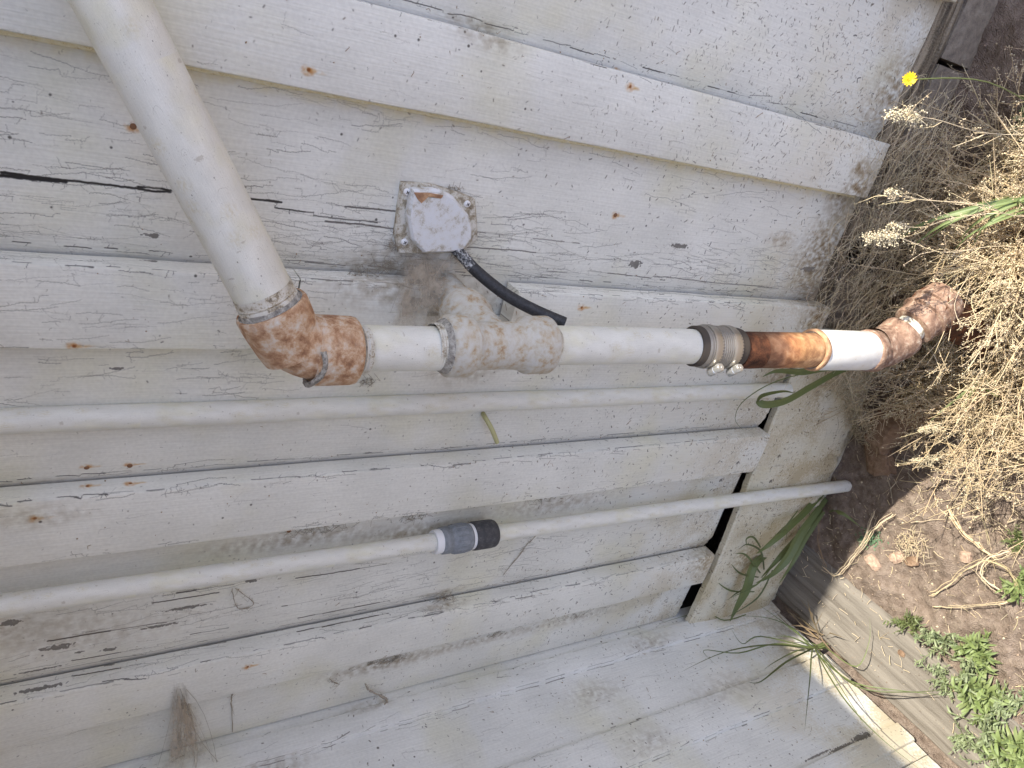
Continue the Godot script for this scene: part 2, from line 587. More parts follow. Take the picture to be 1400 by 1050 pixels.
		p.stain(c[0], c[1], c[2] * 0.8, c[3] * 1.9, Color8(140, 127, 106), c[4] * 0.75, 0.045)
	for c in [[-0.06, -1.13, 0.02, 0.03, 0.9], [-0.10, -1.15, 0.06, 0.05, 0.9], [-0.22, -1.17, 0.12, 0.09, 0.9], [-0.33, -1.2, 0.08, 0.06, 0.9], [0.05, -1.17, 0.1, 0.08, 0.7], [-0.45, -1.2, 0.1, 0.06, 0.6], [-0.2, -1.05, 0.02, 0.05, 0.5], [-0.9, -1.2, 0.06, 0.06, 0.6]]:
		p.stain(c[0], c[1], c[2], c[3], Color8(128, 108, 80), c[4], 0.05)
	return p.textures()


func left_wall_paint() -> Array:
	var p := painted(1024, 2048, -0.05, 0.10, 1228.0, 23, -1.05, -1.6, 0.6)
	var r := p.rng
	for i in 420:
		p.crack(r.randf_range(-0.02, 0.70), r.randf_range(-1.5, 0.05), r.randf_range(0.01, 0.06), r.randf_range(0.12, 0.4), 0.6, 0.02, Color8(120, 118, 116))
	for i in 2800:
		var y := 0.08 - 1.62 * pow(r.randf(), 0.55)
		p.fleck(r.randf_range(-0.03, 0.75), y, r.randf_range(0.0008, 0.0045), r.randf() * TAU, Color8(102, 96, 88), r.randf_range(0.2, 0.75), 0.5 if r.randf() < 0.75 else 1.0)
	for i in 120:
		var q := p.at(r.randf_range(0.0, 0.7), r.randf_range(-1.5, 0.0))
		p.dab(q.x, q.y, r.randf_range(0.8, 2.6), Color8(70, 66, 60), 0.8, 30.0)
	for x in [0.021, 0.067, 0.203, 0.278, 0.47]:
		for i in 50:
			p.crack(x + r.randf_range(-0.002, 0.002), 0.10 - i * 0.034, r.randf_range(0.01, 0.05), r.randf_range(0.2, 0.8), r.randf_range(0.5, 1.0), 0.01)
	p.chip(0.390, -1.405, 0.009, 0.035, Color8(104, 100, 93), 0.95, -60.0, 0.15)
	p.chip(0.391, -1.335, 0.004, 0.045, Color8(108, 104, 97), 0.9, -50.0, 0.0)
	p.chip(0.385, -1.27, 0.0025, 0.05, Color8(104, 100, 95), 0.8, -40.0, 0.0)
	for c in [[0.02, -0.48, 0.02, 0.04, 0.8], [0.08, -0.30, 0.02, 0.05, 0.7], [0.12, -0.9, 0.04, 0.06, 0.5], [0.05, -1.1, 0.03, 0.06, 0.6], [0.2, -1.2, 0.05, 0.1, 0.4], [0.15, -1.48, 0.12, 0.06, 0.7], [0.25, -0.93, 0.04, 0.05, 0.45]]:
		p.stain(c[0], c[1], c[2], c[3] * 1.5, Color8(134, 124, 108), c[4] * 0.75, 0.045)
	return p.textures()


func pipe_paint() -> Array:
	# u goes once round a pipe, v is metres along it
	var p := painted(1024, 1024, 0.0, 1.0, 1024.0, 37, -5.0, -6.0)
	var r := p.rng
	for i in 900:
		p.fleck(r.randf(), r.randf(), r.randf_range(0.001, 0.006), r.randf() * TAU, Color8(112, 104, 92), r.randf_range(0.2, 0.7), 0.5)
	for i in 240:
		p.crack(r.randf(), r.randf(), r.randf_range(0.01, 0.05), r.randf_range(0.1, 0.35), 0.6, 0.0, Color8(150, 146, 136))
	for i in 70:
		p.fleck(r.randf(), r.randf(), r.randf_range(0.01, 0.07), 1.57 + r.randf_range(-0.25, 0.25), Color8(148, 142, 130), r.randf_range(0.2, 0.55), 0.5)
	for i in 60:
		var q := p.at(r.randf(), r.randf())
		p.dab(q.x, q.y, r.randf_range(1.0, 3.2), Color8(104, 98, 88), r.randf_range(0.3, 0.8), -20.0)
	for i in 16:
		p.chip(r.randf(), r.randf_range(0.02, 0.98), r.randf_range(0.01, 0.03), r.randf_range(0.003, 0.010), Color8(176, 170, 156), 0.6, -30.0)
	for i in 26:
		p.stain(r.randf(), r.randf(), 0.06, 0.04, Color8(196, 184, 146), 0.4, 0.05)
	return p.textures()


func make_materials() -> void:
	M.wall = surface(main_wall_paint(), 0.62, 0.12)
	M.kick = M.wall.duplicate()
	M.kick.albedo_color = Color(0.95, 0.93, 0.88)
	M.left = surface(left_wall_paint(), 0.62, 0.16)
	M.pipe = surface(pipe_paint(), 0.42, 0.03, 0.5)
	M.pipe.uv1_scale = Vector3(1, 4, 1)
	M.soil = triplanar(surface(mottled(1024, 0.018, 5, 71, [[0.0, Color8(99, 87, 79)], [0.4, Color8(123, 110, 100)], [0.6, Color8(134, 121, 111)], [1.0, Color8(153, 141, 128)]], Color8(155, 139, 116), 0.10), 0.95, 1.0, 0.2), 1.7)
	M.soil.uv1_world_triplanar = true
	var rust_ramp := [[0.0, Color8(129, 96, 77)], [0.28, Color8(163, 123, 94)], [0.42, Color8(189, 151, 117)], [0.54, Color8(203, 171, 141)], [0.66, Color8(209, 189, 167)], [0.85, Color8(213, 204, 191)], [1.0, Color8(220, 216, 210)]]
	var rust := mottled(1024, 0.0075, 7, 91, rust_ramp, Color8(212, 196, 172), 0.17)
	M.rust = triplanar(surface(rust, 0.85, 0.12, 0.3), 7.0)
	var scaled := mottled(1024, 0.0075, 7, 97, [[0.0, Color8(142, 108, 85)], [0.38, Color8(167, 130, 101)], [0.52, Color8(187, 148, 114)], [0.7, Color8(199, 163, 128)], [1.0, Color8(213, 189, 160)]], Color8(101, 77, 67), 0.06)
	M.rust_pipe = triplanar(surface(scaled, 0.8, 0.10, 0.3), 6.0)
	M.rust_pipe.vertex_color_use_as_albedo = true
	M.rust_dark = triplanar(surface(mottled(256, 0.03, 4, 99, [[0.0, Color8(48, 34, 28)], [0.5, Color8(84, 54, 40)], [1.0, Color8(120, 78, 54)]], Color8(140, 110, 80), 0.05), 0.8, 0.06, 0.3), 6.0)
	M.clay = triplanar(surface(mottled(1024, 0.010, 7, 103, [[0.0, Color8(96, 78, 69)], [0.3, Color8(127, 102, 88)], [0.5, Color8(147, 120, 103)], [0.64, Color8(161, 135, 117)], [0.78, Color8(184, 164, 146)], [1.0, Color8(205, 193, 178)]], Color8(203, 189, 172), 0.12), 0.95, 0.22, 0.15), 6.0)
	M.tee = triplanar(surface(mottled(1024, 0.0085, 7, 107, [[0.0, Color8(158, 128, 100)], [0.22, Color8(182, 160, 132)], [0.36, Color8(192, 182, 162)], [0.5, Color8(198, 194, 182)], [0.75, Color8(204, 202, 196)], [1.0, Color8(190, 182, 162)]], Color8(110, 88, 68), 0.16), 0.8, 0.12, 0.3), 6.5)
	M.hub_face = triplanar(surface(mottled(256, 0.05, 4, 109, [[0.0, Color8(86, 80, 74)], [0.5, Color8(150, 146, 138)], [1.0, Color8(206, 202, 192)]], Color8(70, 62, 54), 0.12), 0.85, 0.05), 9.0)
	M.worn_white = triplanar(surface(mottled(256, 0.03, 4, 113, [[0.0, Color8(96, 88, 78)], [0.32, Color8(168, 156, 134)], [0.48, Color8(206, 202, 190)], [1.0, Color8(214, 212, 206)]], Color8(60, 58, 54), 0.09), 0.6, 0.04), 9.0)
	M.sleeve = triplanar(surface(mottled(256, 0.02, 4, 117, [[0.0, Color8(186, 158, 120)], [0.16, Color8(214, 212, 206)], [1.0, Color8(226, 226, 222)]], Color8(90, 84, 76), 0.015), 0.4, 0.01), 5.0)
	var grain := mottled(1024, 0.02, 5, 121, [[0.0, Color8(83, 77, 71)], [0.3, Color8(110, 105, 98)], [0.5, Color8(121, 116, 109)], [1.0, Color8(136, 131, 123)]], Color8(92, 81, 68), 0.03, 16)
	M.weathered = surface(grain, 0.9, 0.25, 0.2)
	M.weathered.uv1_scale = Vector3(2.2, 2.2, 1)
	M.rotten = surface(mottled(512, 0.03, 5, 127, [[0.0, Color8(74, 64, 54)], [0.42, Color8(122, 110, 92)], [0.6, Color8(150, 136, 115)], [1.0, Color8(176, 162, 138)]], Color8(50, 42, 34), 0.06, 8), 0.95, 0.5, 0.2)
	M.rotten.uv1_scale = Vector3(2.5, 2.5, 1)
	M.concrete = triplanar(surface(mottled(512, 0.03, 5, 131, [[0.0, Color8(120, 110, 98)], [0.5, Color8(150, 138, 122)], [1.0, Color8(172, 160, 142)]], Color8(96, 86, 74), 0.06), 0.95, 0.3, 0.2), 3.0)
	M.brick = triplanar(surface(mottled(256, 0.04, 4, 133, [[0.0, Color8(108, 88, 72)], [0.5, Color8(130, 108, 90)], [1.0, Color8(150, 130, 110)]], Color8(96, 80, 66), 0.08), 0.95, 0.3, 0.2), 5.0)
	M.stone = triplanar(surface(mottled(256, 0.04, 4, 135, [[0.0, Color8(134, 114, 100)], [0.5, Color8(164, 142, 126)], [1.0, Color8(184, 166, 148)]], Color8(120, 100, 88), 0.05), 0.9, 0.1, 0.3), 8.0)
	M.core = plain(Color(0.05, 0.045, 0.04), 0.95)
	M.roof = plain(Color(0.5, 0.48, 0.44), 0.8)
	M.caulk = triplanar(surface(mottled(256, 0.04, 4, 139, [[0.0, Color8(170, 146, 96)], [0.3, Color8(220, 210, 172)], [1.0, Color8(230, 225, 202)]], Color8(130, 108, 70), 0.07), 0.6, 0.05), 9.0)
	M.nail = plain(Color(0.20, 0.10, 0.05), 0.8)
	M.rubber = plain(Color(0.06, 0.048, 0.038), 0.8)
	M.black = triplanar(surface(mottled(256, 0.06, 4, 143, [[0.0, Color8(40, 40, 42)], [0.62, Color8(58, 58, 60)], [1.0, Color8(82, 82, 82)]], Color8(210, 210, 206), 0.025), 0.55, 0.01), 12.0)
	M.flaked = triplanar(surface(mottled(256, 0.05, 4, 147, [[0.0, Color8(44, 44, 46)], [0.56, Color8(58, 58, 60)], [0.62, Color8(196, 196, 194)], [1.0, Color8(212, 212, 208)]], Color8(210, 210, 206), 0.05), 0.6, 0.02), 14.0)
	M.steel = plain(Color(0.50, 0.47, 0.42), 0.38, 0.85)
	M.steel_dull = plain(Color(0.30, 0.275, 0.24), 0.5, 0.6)
	M.bright = plain(Color(0.62, 0.62, 0.60), 0.3, 0.8)
	M.grey_plastic = triplanar(surface(mottled(256, 0.04, 4, 149, [[0.0, Color8(112, 117, 122)], [0.5, Color8(130, 135, 140)], [1.0, Color8(148, 152, 156)]], Color8(164, 166, 166), 0.05), 0.6, 0.01), 9.0)
	M.dark_plastic = triplanar(surface(mottled(256, 0.04, 4, 151, [[0.0, Color8(58, 58, 60)], [0.6, Color8(74, 74, 76)], [1.0, Color8(104, 102, 100)]], Color8(140, 138, 134), 0.04), 0.6, 0.01), 9.0)
	M.white_plastic = plain(Color(0.78, 0.78, 0.78), 0.4)
	M.plate = triplanar(surface(mottled(512, 0.012, 6, 153, [[0.0, Color8(150, 140, 122)], [0.26, Color8(196, 192, 182)], [0.36, Color8(214, 214, 212)], [0.7, Color8(220, 222, 224)], [1.0, Color8(210, 212, 214)]], Color8(128, 120, 108), 0.03), 0.85, 0.02), 6.0)
	M.plate_grime = triplanar(surface(mottled(256, 0.03, 5, 155, [[0.0, Color8(110, 98, 80)], [0.4, Color8(168, 158, 138)], [0.6, Color8(204, 200, 188)], [1.0, Color8(212, 208, 198)]], Color8(80, 72, 62), 0.10), 0.7, 0.06), 8.0)
	M.stub = plain(Color(0.46, 0.44, 0.22), 0.35)
	M.web = plain(Color(0.33, 0.29, 0.23), 0.95)
	M.ink = plain(Color(0.10, 0.10, 0.11), 0.8)
	for s in [["dry_a", Color(0.57, 0.45, 0.29)], ["dry_b", Color(0.50, 0.37, 0.21)], ["dry_c", Color(0.65, 0.54, 0.37)], ["pod", Color(0.62, 0.50, 0.34)], ["cream", Color(0.62, 0.55, 0.40)], ["husk", Color(0.30, 0.20, 0.11)]]:
		M[s[0]] = plain(s[1], 0.85)
		M[s[0]].vertex_color_use_as_albedo = true
	for s in [["green", Color(0.125, 0.155, 0.055)], ["lime", Color(0.20, 0.26, 0.10)], ["sage", Color(0.25, 0.30, 0.17)], ["teal", Color(0.14, 0.24, 0.14)], ["yellow", Color(0.85, 0.55, 0.01)]]:
		var g := plain(s[1], 0.55)
		g.vertex_color_use_as_albedo = true
		g.backlight_enabled = true
		g.backlight = Color(0.6, 0.6, 0.6)
		M[s[0]] = g
	# dust caught in a cobweb: a see-through film, thick in streaks
	var f := FastNoiseLite.new()
	f.seed = 5
	f.frequency = 0.02
	f.fractal_octaves = 5
	var im := Image.create_empty(256, 256, false, Image.FORMAT_RGBA8)
	for y in 256:
		for x in 256:
			var e := minf(minf(x, 255 - x), minf(y, 255 - y)) / 60.0
			var t := clampf(0.44 + 0.75 * f.get_noise_2d(x * 0.5, y * 0.5) + 0.22 * f.get_noise_2d(x * 3.0 + 900.0, y * 3.0) + 0.14 * f.get_noise_2d(x * 14.0, y * 14.0), 0.0, 0.92) * smoothstep(0.0, 1.0, e * 0.9)
			im.set_pixel(x, y, Color8(166, 155, 138, int(t * 255)))
	M.film = StandardMaterial3D.new()
	M.film.albedo_texture = ImageTexture.create_from_image(im)
	M.film.transparency = BaseMaterial3D.TRANSPARENCY_ALPHA
	M.film.roughness = 1.0
	M.film.metallic_specular = 0.0
	M.film.cull_mode = BaseMaterial3D.CULL_DISABLED


func ground_y(x: float, z: float) -> float:
	var y := GROUND + 0.175 * smoothstep(-0.62, 0.05, x) * smoothstep(0.7, 0.2, absf(z - 0.1))
	y += 0.016 * relief.get_noise_2d(x * 22.0, z * 22.0) + 0.006 * relief.get_noise_2d(x * 90.0, z * 90.0) + 0.0025 * relief.get_noise_2d(x * 300.0, z * 300.0)
	y += 0.075 * exp(-(pow((x + 0.13) / 0.09, 2.0) + pow((z - 0.22) / 0.10, 2.0)))
	if x < -0.86:
		y = lerpf(y, GROUND + 0.003 * relief.get_noise_2d(x * 160.0, z * 160.0), smoothstep(-0.86, -0.93, x))
	return y


func _ready() -> void:
	rng.seed = 20
	relief.seed = 3
	relief.frequency = 0.35

	# ---- camera: a phone on its side, looking down at the foot of the wall
	var cam := Camera3D.new()
	cam.name = "camera"
	cam.fov = 54.56
	cam.near = 0.02
	cam.far = 200.0
	cam.transform = Transform3D(Basis(Vector3(0.248994, -0.840435, 0.481323), Vector3(0.872346, -0.021277, -0.488427), Vector3(0.420732, 0.541495, 0.727852)), Vector3(0, 0, 0.8))
	add_child(cam)

	# ---- sky and exposure
	var env := Environment.new()
	var sky_mat := ProceduralSkyMaterial.new()
	sky_mat.sky_top_color = Color(0.42, 0.59, 0.92)
	sky_mat.sky_horizon_color = Color(0.70, 0.78, 0.87)
	sky_mat.ground_horizon_color = Color(0.62, 0.58, 0.52)
	sky_mat.ground_bottom_color = Color(0.45, 0.40, 0.34)
	sky_mat.sky_curve = 0.2
	sky_mat.sun_angle_max = 95.0
	sky_mat.sun_curve = 0.5
	sky_mat.sky_energy_multiplier = 1.1
	var sky := Sky.new()
	sky.sky_material = sky_mat
	env.background_mode = Environment.BG_SKY
	env.sky = sky
	env.tonemap_mode = Environment.TONE_MAPPER_LINEAR
	env.tonemap_exposure = 2.38
	env.sdfgi_enabled = true
	env.ssao_enabled = true
	env.ssil_enabled = true
	var we := WorldEnvironment.new()
	we.name = "world_environment"
	we.environment = env
	add_child(we)

	# ---- sun: high, almost along the wall, from the right
	var sun := DirectionalLight3D.new()
	sun.name = "sun"
	sun.light_energy = 1.3
	sun.light_color = Color(1.0, 0.965, 0.90)
	sun.light_angular_distance = 0.5
	sun.shadow_enabled = true
	sun.basis = Basis.looking_at(-Vector3(0.60, 1.0, 0.06).normalized(), Vector3.FORWARD)
	add_child(sun)

	make_materials()
	build_ground()
	build_walls()
	build_drain()
	build_small_pipes()
	build_fixtures()
	build_debris()
	build_weeds()


# ---------------------------------------------------------------- setting

func build_ground() -> void:
	var xs := []
	var zs := []
	var x := -1.2
	while x < 0.75:
		xs.append(x); x += 0.007
	var step := 0.02
	while x < 60.0:
		xs.append(x); x += step; step *= 1.35
	x = -1.2; step = 0.02
	while x > -60.0:
		x -= step; step *= 1.5; xs.push_front(x)
	var z := -0.2
	while z < 0.95:
		zs.append(z); z += 0.007
	step = 0.02
	while z < 60.0:
		zs.append(z); z += step; step *= 1.35
	z = -0.2; step = 0.1
	while z > -60.0:
		z -= step; step *= 1.6; zs.push_front(z)
	var hs := []
	for a in xs:
		var row := PackedFloat32Array()
		for b in zs:
			row.append(ground_y(a, b))
		hs.append(row)
	var nx := xs.size()
	var nz := zs.size()
	var verts := PackedVector3Array()
	var norms := PackedVector3Array()
	var idx := PackedInt32Array()
	for i in nx:
		for j in nz:
			verts.append(Vector3(xs[i], hs[i][j], zs[j]))
			var i0 := maxi(i - 1, 0); var i1 := mini(i + 1, nx - 1); var j0 := maxi(j - 1, 0); var j1 := mini(j + 1, nz - 1)
			norms.append(Vector3(-(hs[i1][j] - hs[i0][j]) / (xs[i1] - xs[i0]), 1.0, -(hs[i][j1] - hs[i][j0]) / (zs[j1] - zs[j0])).normalized())
			if i < nx - 1 and j < nz - 1:
				var k := i * nz + j
				idx.append_array([k, k + nz, k + nz + 1, k, k + nz + 1, k + 1])
	var arr := []
	arr.resize(Mesh.ARRAY_MAX)
	arr[Mesh.ARRAY_VERTEX] = verts
	arr[Mesh.ARRAY_NORMAL] = norms
	arr[Mesh.ARRAY_INDEX] = idx
	var am := ArrayMesh.new()
	am.add_surface_from_arrays(Mesh.PRIMITIVE_TRIANGLES, arr)
	var o := MeshInstance3D.new()
	o.name = "ground"
	o.mesh = am
	o.material_override = M.soil
	o.set_meta("kind", "structure")
	o.set_meta("label", "bare brown soil at the foot of the white wall")
	add_child(o)


func main_uv(s: float, y: float) -> Vector2:
	return Vector2((s + 1.15) / 1.5, (0.10 - y) / 1.5)


func left_uv(s: float, y: float) -> Vector2:
	return Vector2((s + 0.05) * 1228.0 / 1024.0, (0.10 - y) * 1228.0 / 2048.0)


func grain_uv(s: float, y: float) -> Vector2:
	return Vector2(s * 1.0, y)


func batten_profile(a: float, b: float, proud: float, round_by := 0.0025) -> Array:
	return [Vector2(b, -0.0060 if proud > 0.01 else -0.003), Vector2(b, proud - round_by), Vector2(b - round_by * 0.4, proud - round_by * 0.3), Vector2(b - round_by * 1.4, proud), Vector2(lerpf(b, a, 0.5), proud + 0.0006), Vector2(a + round_by * 1.4, proud), Vector2(a + round_by * 0.4, proud - round_by * 0.3), Vector2(a, proud - round_by), Vector2(a, -0.003)]


# a board, flat at its right and dipping in a cove beside the batten that covers its left end
func board_profile(a: float, b: float, dip: float, seen := 0.0, back := -0.022) -> Array:
	var p := [Vector2(b, back), Vector2(b, -0.0012), Vector2(b - 0.004, 0.0)]
	for i in 4:
		p.append(Vector2(lerpf(b - 0.004, a + seen + 0.050, (i + 1) / 4.0), 0.0006 if i < 2 else 0.0))
	for i in 9:
		var t := (i + 1) / 9.0
		p.append(Vector2(a + seen + 0.050 * (1.0 - t), -dip * t * t))
	if seen > 0.0:
		p.append(Vector2(a, -dip))
	p.append(Vector2(a, back))
	return p


func build_walls() -> void:
	var wall := thing("house_wall", "long white house wall of vertical boards and battens with peeling paint, behind the drain pipe", "wall", Vector3(-0.1, GROUND, 0))
	var mb: MB
	for b in [[-0.0615, 0.2405, -1.186], [-0.3565, -0.0625, -1.200], [-0.6315, -0.3575, -1.222], [-0.9395, -0.6325, -1.226], [-1.088, -0.9405, -1.228], [0.2415, 0.53, -1.19], [0.531, 0.82, -1.19], [0.821, 1.1, -1.19]]:
		mb = MB.new()
		board(mb, board_profile(b[0], b[1], 0.0105 if b[0] > -1.0 else 0.001, 0.0 if b[0] < -1.0 else 0.0525 if b[0] < -0.9 else 0.0495), b[2], 1.2, main_uv, 0.006, 0.0008)
		part("wall_board", mb, M.wall, wall)
	var caps := []
	for b in [[-0.1065, -0.016, -1.180, 1.2], [-0.668, -0.580, -1.223, 1.2], [-0.965, -0.886, -1.226, 1.2], [0.175 + 0.02, 0.286, -1.18, 1.2], [0.48, 0.58, -1.18, 1.2], [0.77, 0.87, -1.18, 1.2],
			[-0.395, -0.306, -1.226, -0.546], [-0.395, -0.306, -0.418, -0.2545], [-0.395, -0.306, -0.2525, 1.2]]:
		mb = MB.new()
		board(mb, batten_profile(b[0], b[1], 0.0255), b[2], b[3], main_uv, 0.004, 0.0013)
		part("batten", mb, M.wall, wall)
	# the yellowed bead of caulk beside the batten on the right
	mb = MB.new()
	var pts := []
	var rad := []
	for i in 90:
		var y := 0.3 - i * 0.0166
		pts.append(Vector3(-0.1085 + 0.0008 * relief.get_noise_1d(i * 3.0), y, 0.0045))
		rad.append(0.0036 + 0.0018 * relief.get_noise_1d(i * 7.0 + 90.0))
	tube(mb, pts, rad, 8)
	part("caulk_bead", mb, M.caulk, wall)
	for p in [[-0.172, -0.085, 0.0], [-0.088, -0.233, 0.02], [-0.195, -0.687, 0.0], [-0.391, -0.036, 0.02], [-0.603, 0.001, 0.02], [-0.671, -0.287, 0.02], [-0.325, -0.657, 0.02], [-0.03, -0.625, 0.02], [-0.560, -0.05, -0.004], [-0.562, -0.094, -0.004], [-0.912, -0.255, 0.02]]:
		mb = MB.new()
		lathe(mb, Vector3(p[0], p[1], p[2] - 0.002), Vector3.BACK, [Vector2(0.0, 0.003), Vector2(0.0026, 0.003), Vector2(0.0031, 0.0022), Vector2(0.0029, 0.0)], 12)
		part("nail_head", mb, M.nail, wall)
	mb = MB.new()
	box(mb, Vector3(-1.3, -1.20, -0.25), Vector3(3.0, 1.2, -0.0235))
	part("wall_core", mb, M.core, wall)
	# the kick board that leans in front of the board ends, open at its left
	mb = MB.new()
	kick_board(mb)
	part("kick_board", mb, M.kick, wall).set_meta("label", "soil-splashed kick board leaning below the board ends")
	mb = MB.new()
	mb.map = Transform3D(Basis(Vector3(0, 1, 0), Vector3(-1, 0, 0), Vector3(0, 0, 1)), Vector3.ZERO)
	# a raw sill beam under the boards at the right, split and rotten
	board(mb, [Vector2(-1.192, -0.10), Vector2(-1.193, -0.014), Vector2(-1.199, -0.008), Vector2(-1.212, -0.006), Vector2(-1.216, -0.014), Vector2(-1.221, -0.006), Vector2(-1.238, -0.008), Vector2(-1.243, -0.018), Vector2(-1.249, -0.010), Vector2(-1.264, -0.016), Vector2(-1.268, -0.10)], -1.6, 0.44, grain_uv, 0.01, 0.010, 90)
	part("sill_beam", mb, M.rotten, wall)
	for b in [[-0.46, -0.245, -1.29], [-0.165, 0.12, -1.285], [0.13, 0.5, -1.28], [0.51, 1.0, -1.28]]:
		mb = MB.new()
		box(mb, Vector3(b[0], -1.75, -0.20), Vector3(b[1], b[2], -0.020 - 0.01 * absf(b[0])))
		part("foundation_block", mb, M.concrete, wall)
	mb = MB.new()
	box(mb, Vector3(-1.3, -1.9, -0.25), Vector3(3.0, -1.2, -0.205))
	part("foundation_core", mb, M.core, wall)

	# ---- the wall that meets it at the left, in shade but for its foot
	var lw := thing("side_wall", "white board wall at right angles, lower left, with thin battens and grey shaded paint", "wall", Vector3(LEFT_X, GROUND, 0.6))
	var turn := Transform3D(Basis(Vector3(0, 0, 1), Vector3(0, 1, 0), Vector3(1, 0, 0)), Vector3(LEFT_X, 0, 0))
	for b in [[-0.02, 0.2405], [0.2415, 0.47], [0.471, 0.75], [0.751, 1.03], [1.031, 1.5], [1.501, 2.1], [2.101, 2.7], [2.701, 3.3], [3.301, 3.9], [3.901, 4.6]]:
		mb = MB.new()
		mb.map = turn
		var q := board_profile(b[0], b[1], 0.0015)
		board(mb, q, -1.522, 1.2, left_uv, 0.003, 0.0008)
		part("wall_board", mb, M.left, lw)
	for b in [[0.0215, 0.067], [0.203, 0.278], [0.395, 0.440], [0.52, 0.60], [0.80, 0.88]]:
		mb = MB.new()
		mb.map = turn
		board(mb, batten_profile(b[0], b[1], 0.0098, 0.0035), -1.518, 1.2, left_uv, 0.004, 0.0012)
		part("batten", mb, M.left, lw)
	mb = MB.new()
	box(mb, Vector3(-1.4, -1.50, -0.2), Vector3(LEFT_X - 0.0235, 1.2, 4.6))
	part("wall_core", mb, M.core, lw)
	mb = MB.new()
	box(mb, Vector3(-1.4, -1.9, -0.2), Vector3(LEFT_X - 0.028, -1.502, 4.6))
	part("foundation_core", mb, M.core, lw)

	# ---- the roofs that shade both walls, above the picture
	var roof := thing("roof_eave", "narrow roof eave along the top of the white house wall", "roof", Vector3(0, 1.2, 0))
	mb = MB.new()
	box(mb, Vector3(-1.5, 1.203, -1.5), Vector3(4.0, 1.33, 0.304))
	part("eave_board", mb, M.roof, roof)
	var porch := thing("porch_roof", "low porch roof along the top of the side wall", "roof", Vector3(-0.4, 0.5, 1.0))
	mb = MB.new()
	box(mb, Vector3(LEFT_X + 0.004, 0.50, 0.030), Vector3(0.080, 0.56, 4.8))
	part("roof_deck", mb, M.roof, porch)

	# ---- the old timber laid along the foot of the side wall
	var pl := thing("timber_plank", "grey weathered timber plank lying on the soil along the foot of the side wall", "plank", Vector3(-1.0, GROUND, 0.6))
	mb = MB.new()
	mb.map = Transform3D(Basis(Vector3(1, 0, 0), Vector3(0, 0, 1), Vector3(0, 1, 0)), Vector3(0, -1.545, 0))
	var prof := [Vector2(-0.905, -0.06), Vector2(-0.905, 0.006), Vector2(-0.910, 0.013)]
	for i in 14:
		prof.append(Vector2(lerpf(-0.915, -1.062, i / 13.0), 0.0155 + 0.0012 * sin(i * 2.4) + (-0.003 if i == 5 or i == 9 else 0.0)))
	prof.append_array([Vector2(-1.066, 0.012), Vector2(-1.068, 0.004), Vector2(-1.068, -0.06)])
	board(mb, prof, -0.035, 1.6, grain_uv, 0.006, 0.003, 60)
	part("plank_face", mb, M.weathered, pl)


func kick_board(mb: MB) -> void:
	var nx := 70
	var rows := []
	for i in nx + 1:
		var x := lerpf(-0.36, -1.083, float(i) / nx)
		var lean := lerpf(0.006, 0.034, smoothstep(-0.45, -0.95, x))
		var top := -1.238 + 0.0025 * relief.get_noise_1d(x * 300.0)
		var bot := -1.60
		var col := []
		var th := 0.022
		var w := 0.0015 * relief.get_noise_1d(x * 140.0 + 40.0)
		for q in [[top - 0.20, lean - th + 0.012], [top, lean - th + 0.006 + w], [top + 0.001, lean - 0.003 + w], [top - 0.003, lean + w], [top - 0.05, lean + 0.004], [top - 0.11, lean + 0.008], [top - 0.17, lean + 0.012], [top - 0.23, lean + 0.012 + 0.004 * relief.get_noise_1d(x * 90.0)], [top - 0.262, lean + 0.009 + 0.008 * relief.get_noise_1d(x * 120.0)], [top - 0.285 + 0.02 * relief.get_noise_1d(x * 60.0), lean - 0.004], [bot, lean - 0.012]]:
			col.append(Vector3(x, q[0], q[1]))
		rows.append(col)
	var m: int = rows[0].size()
	for i in nx:
		for j in m - 1:
			var a: Vector3 = rows[i][j]; var b: Vector3 = rows[i + 1][j]; var d: Vector3 = rows[i + 1][j + 1]; var e: Vector3 = rows[i][j + 1]
			var away := Vector3.BACK
			if j == 0: away = Vector3.FORWARD
			elif j == 1: away = Vector3.UP
			var t := []
			for p in [a, b, d, e]:
				t.append(Vector2((p.x + 1.15) / 1.5, (0.10 - p.y) / 1.5 - 0.10 + p.z * 0.6))
			mb.flat(a, b, d, e, away, t)


# ---------------------------------------------------------------- pipes

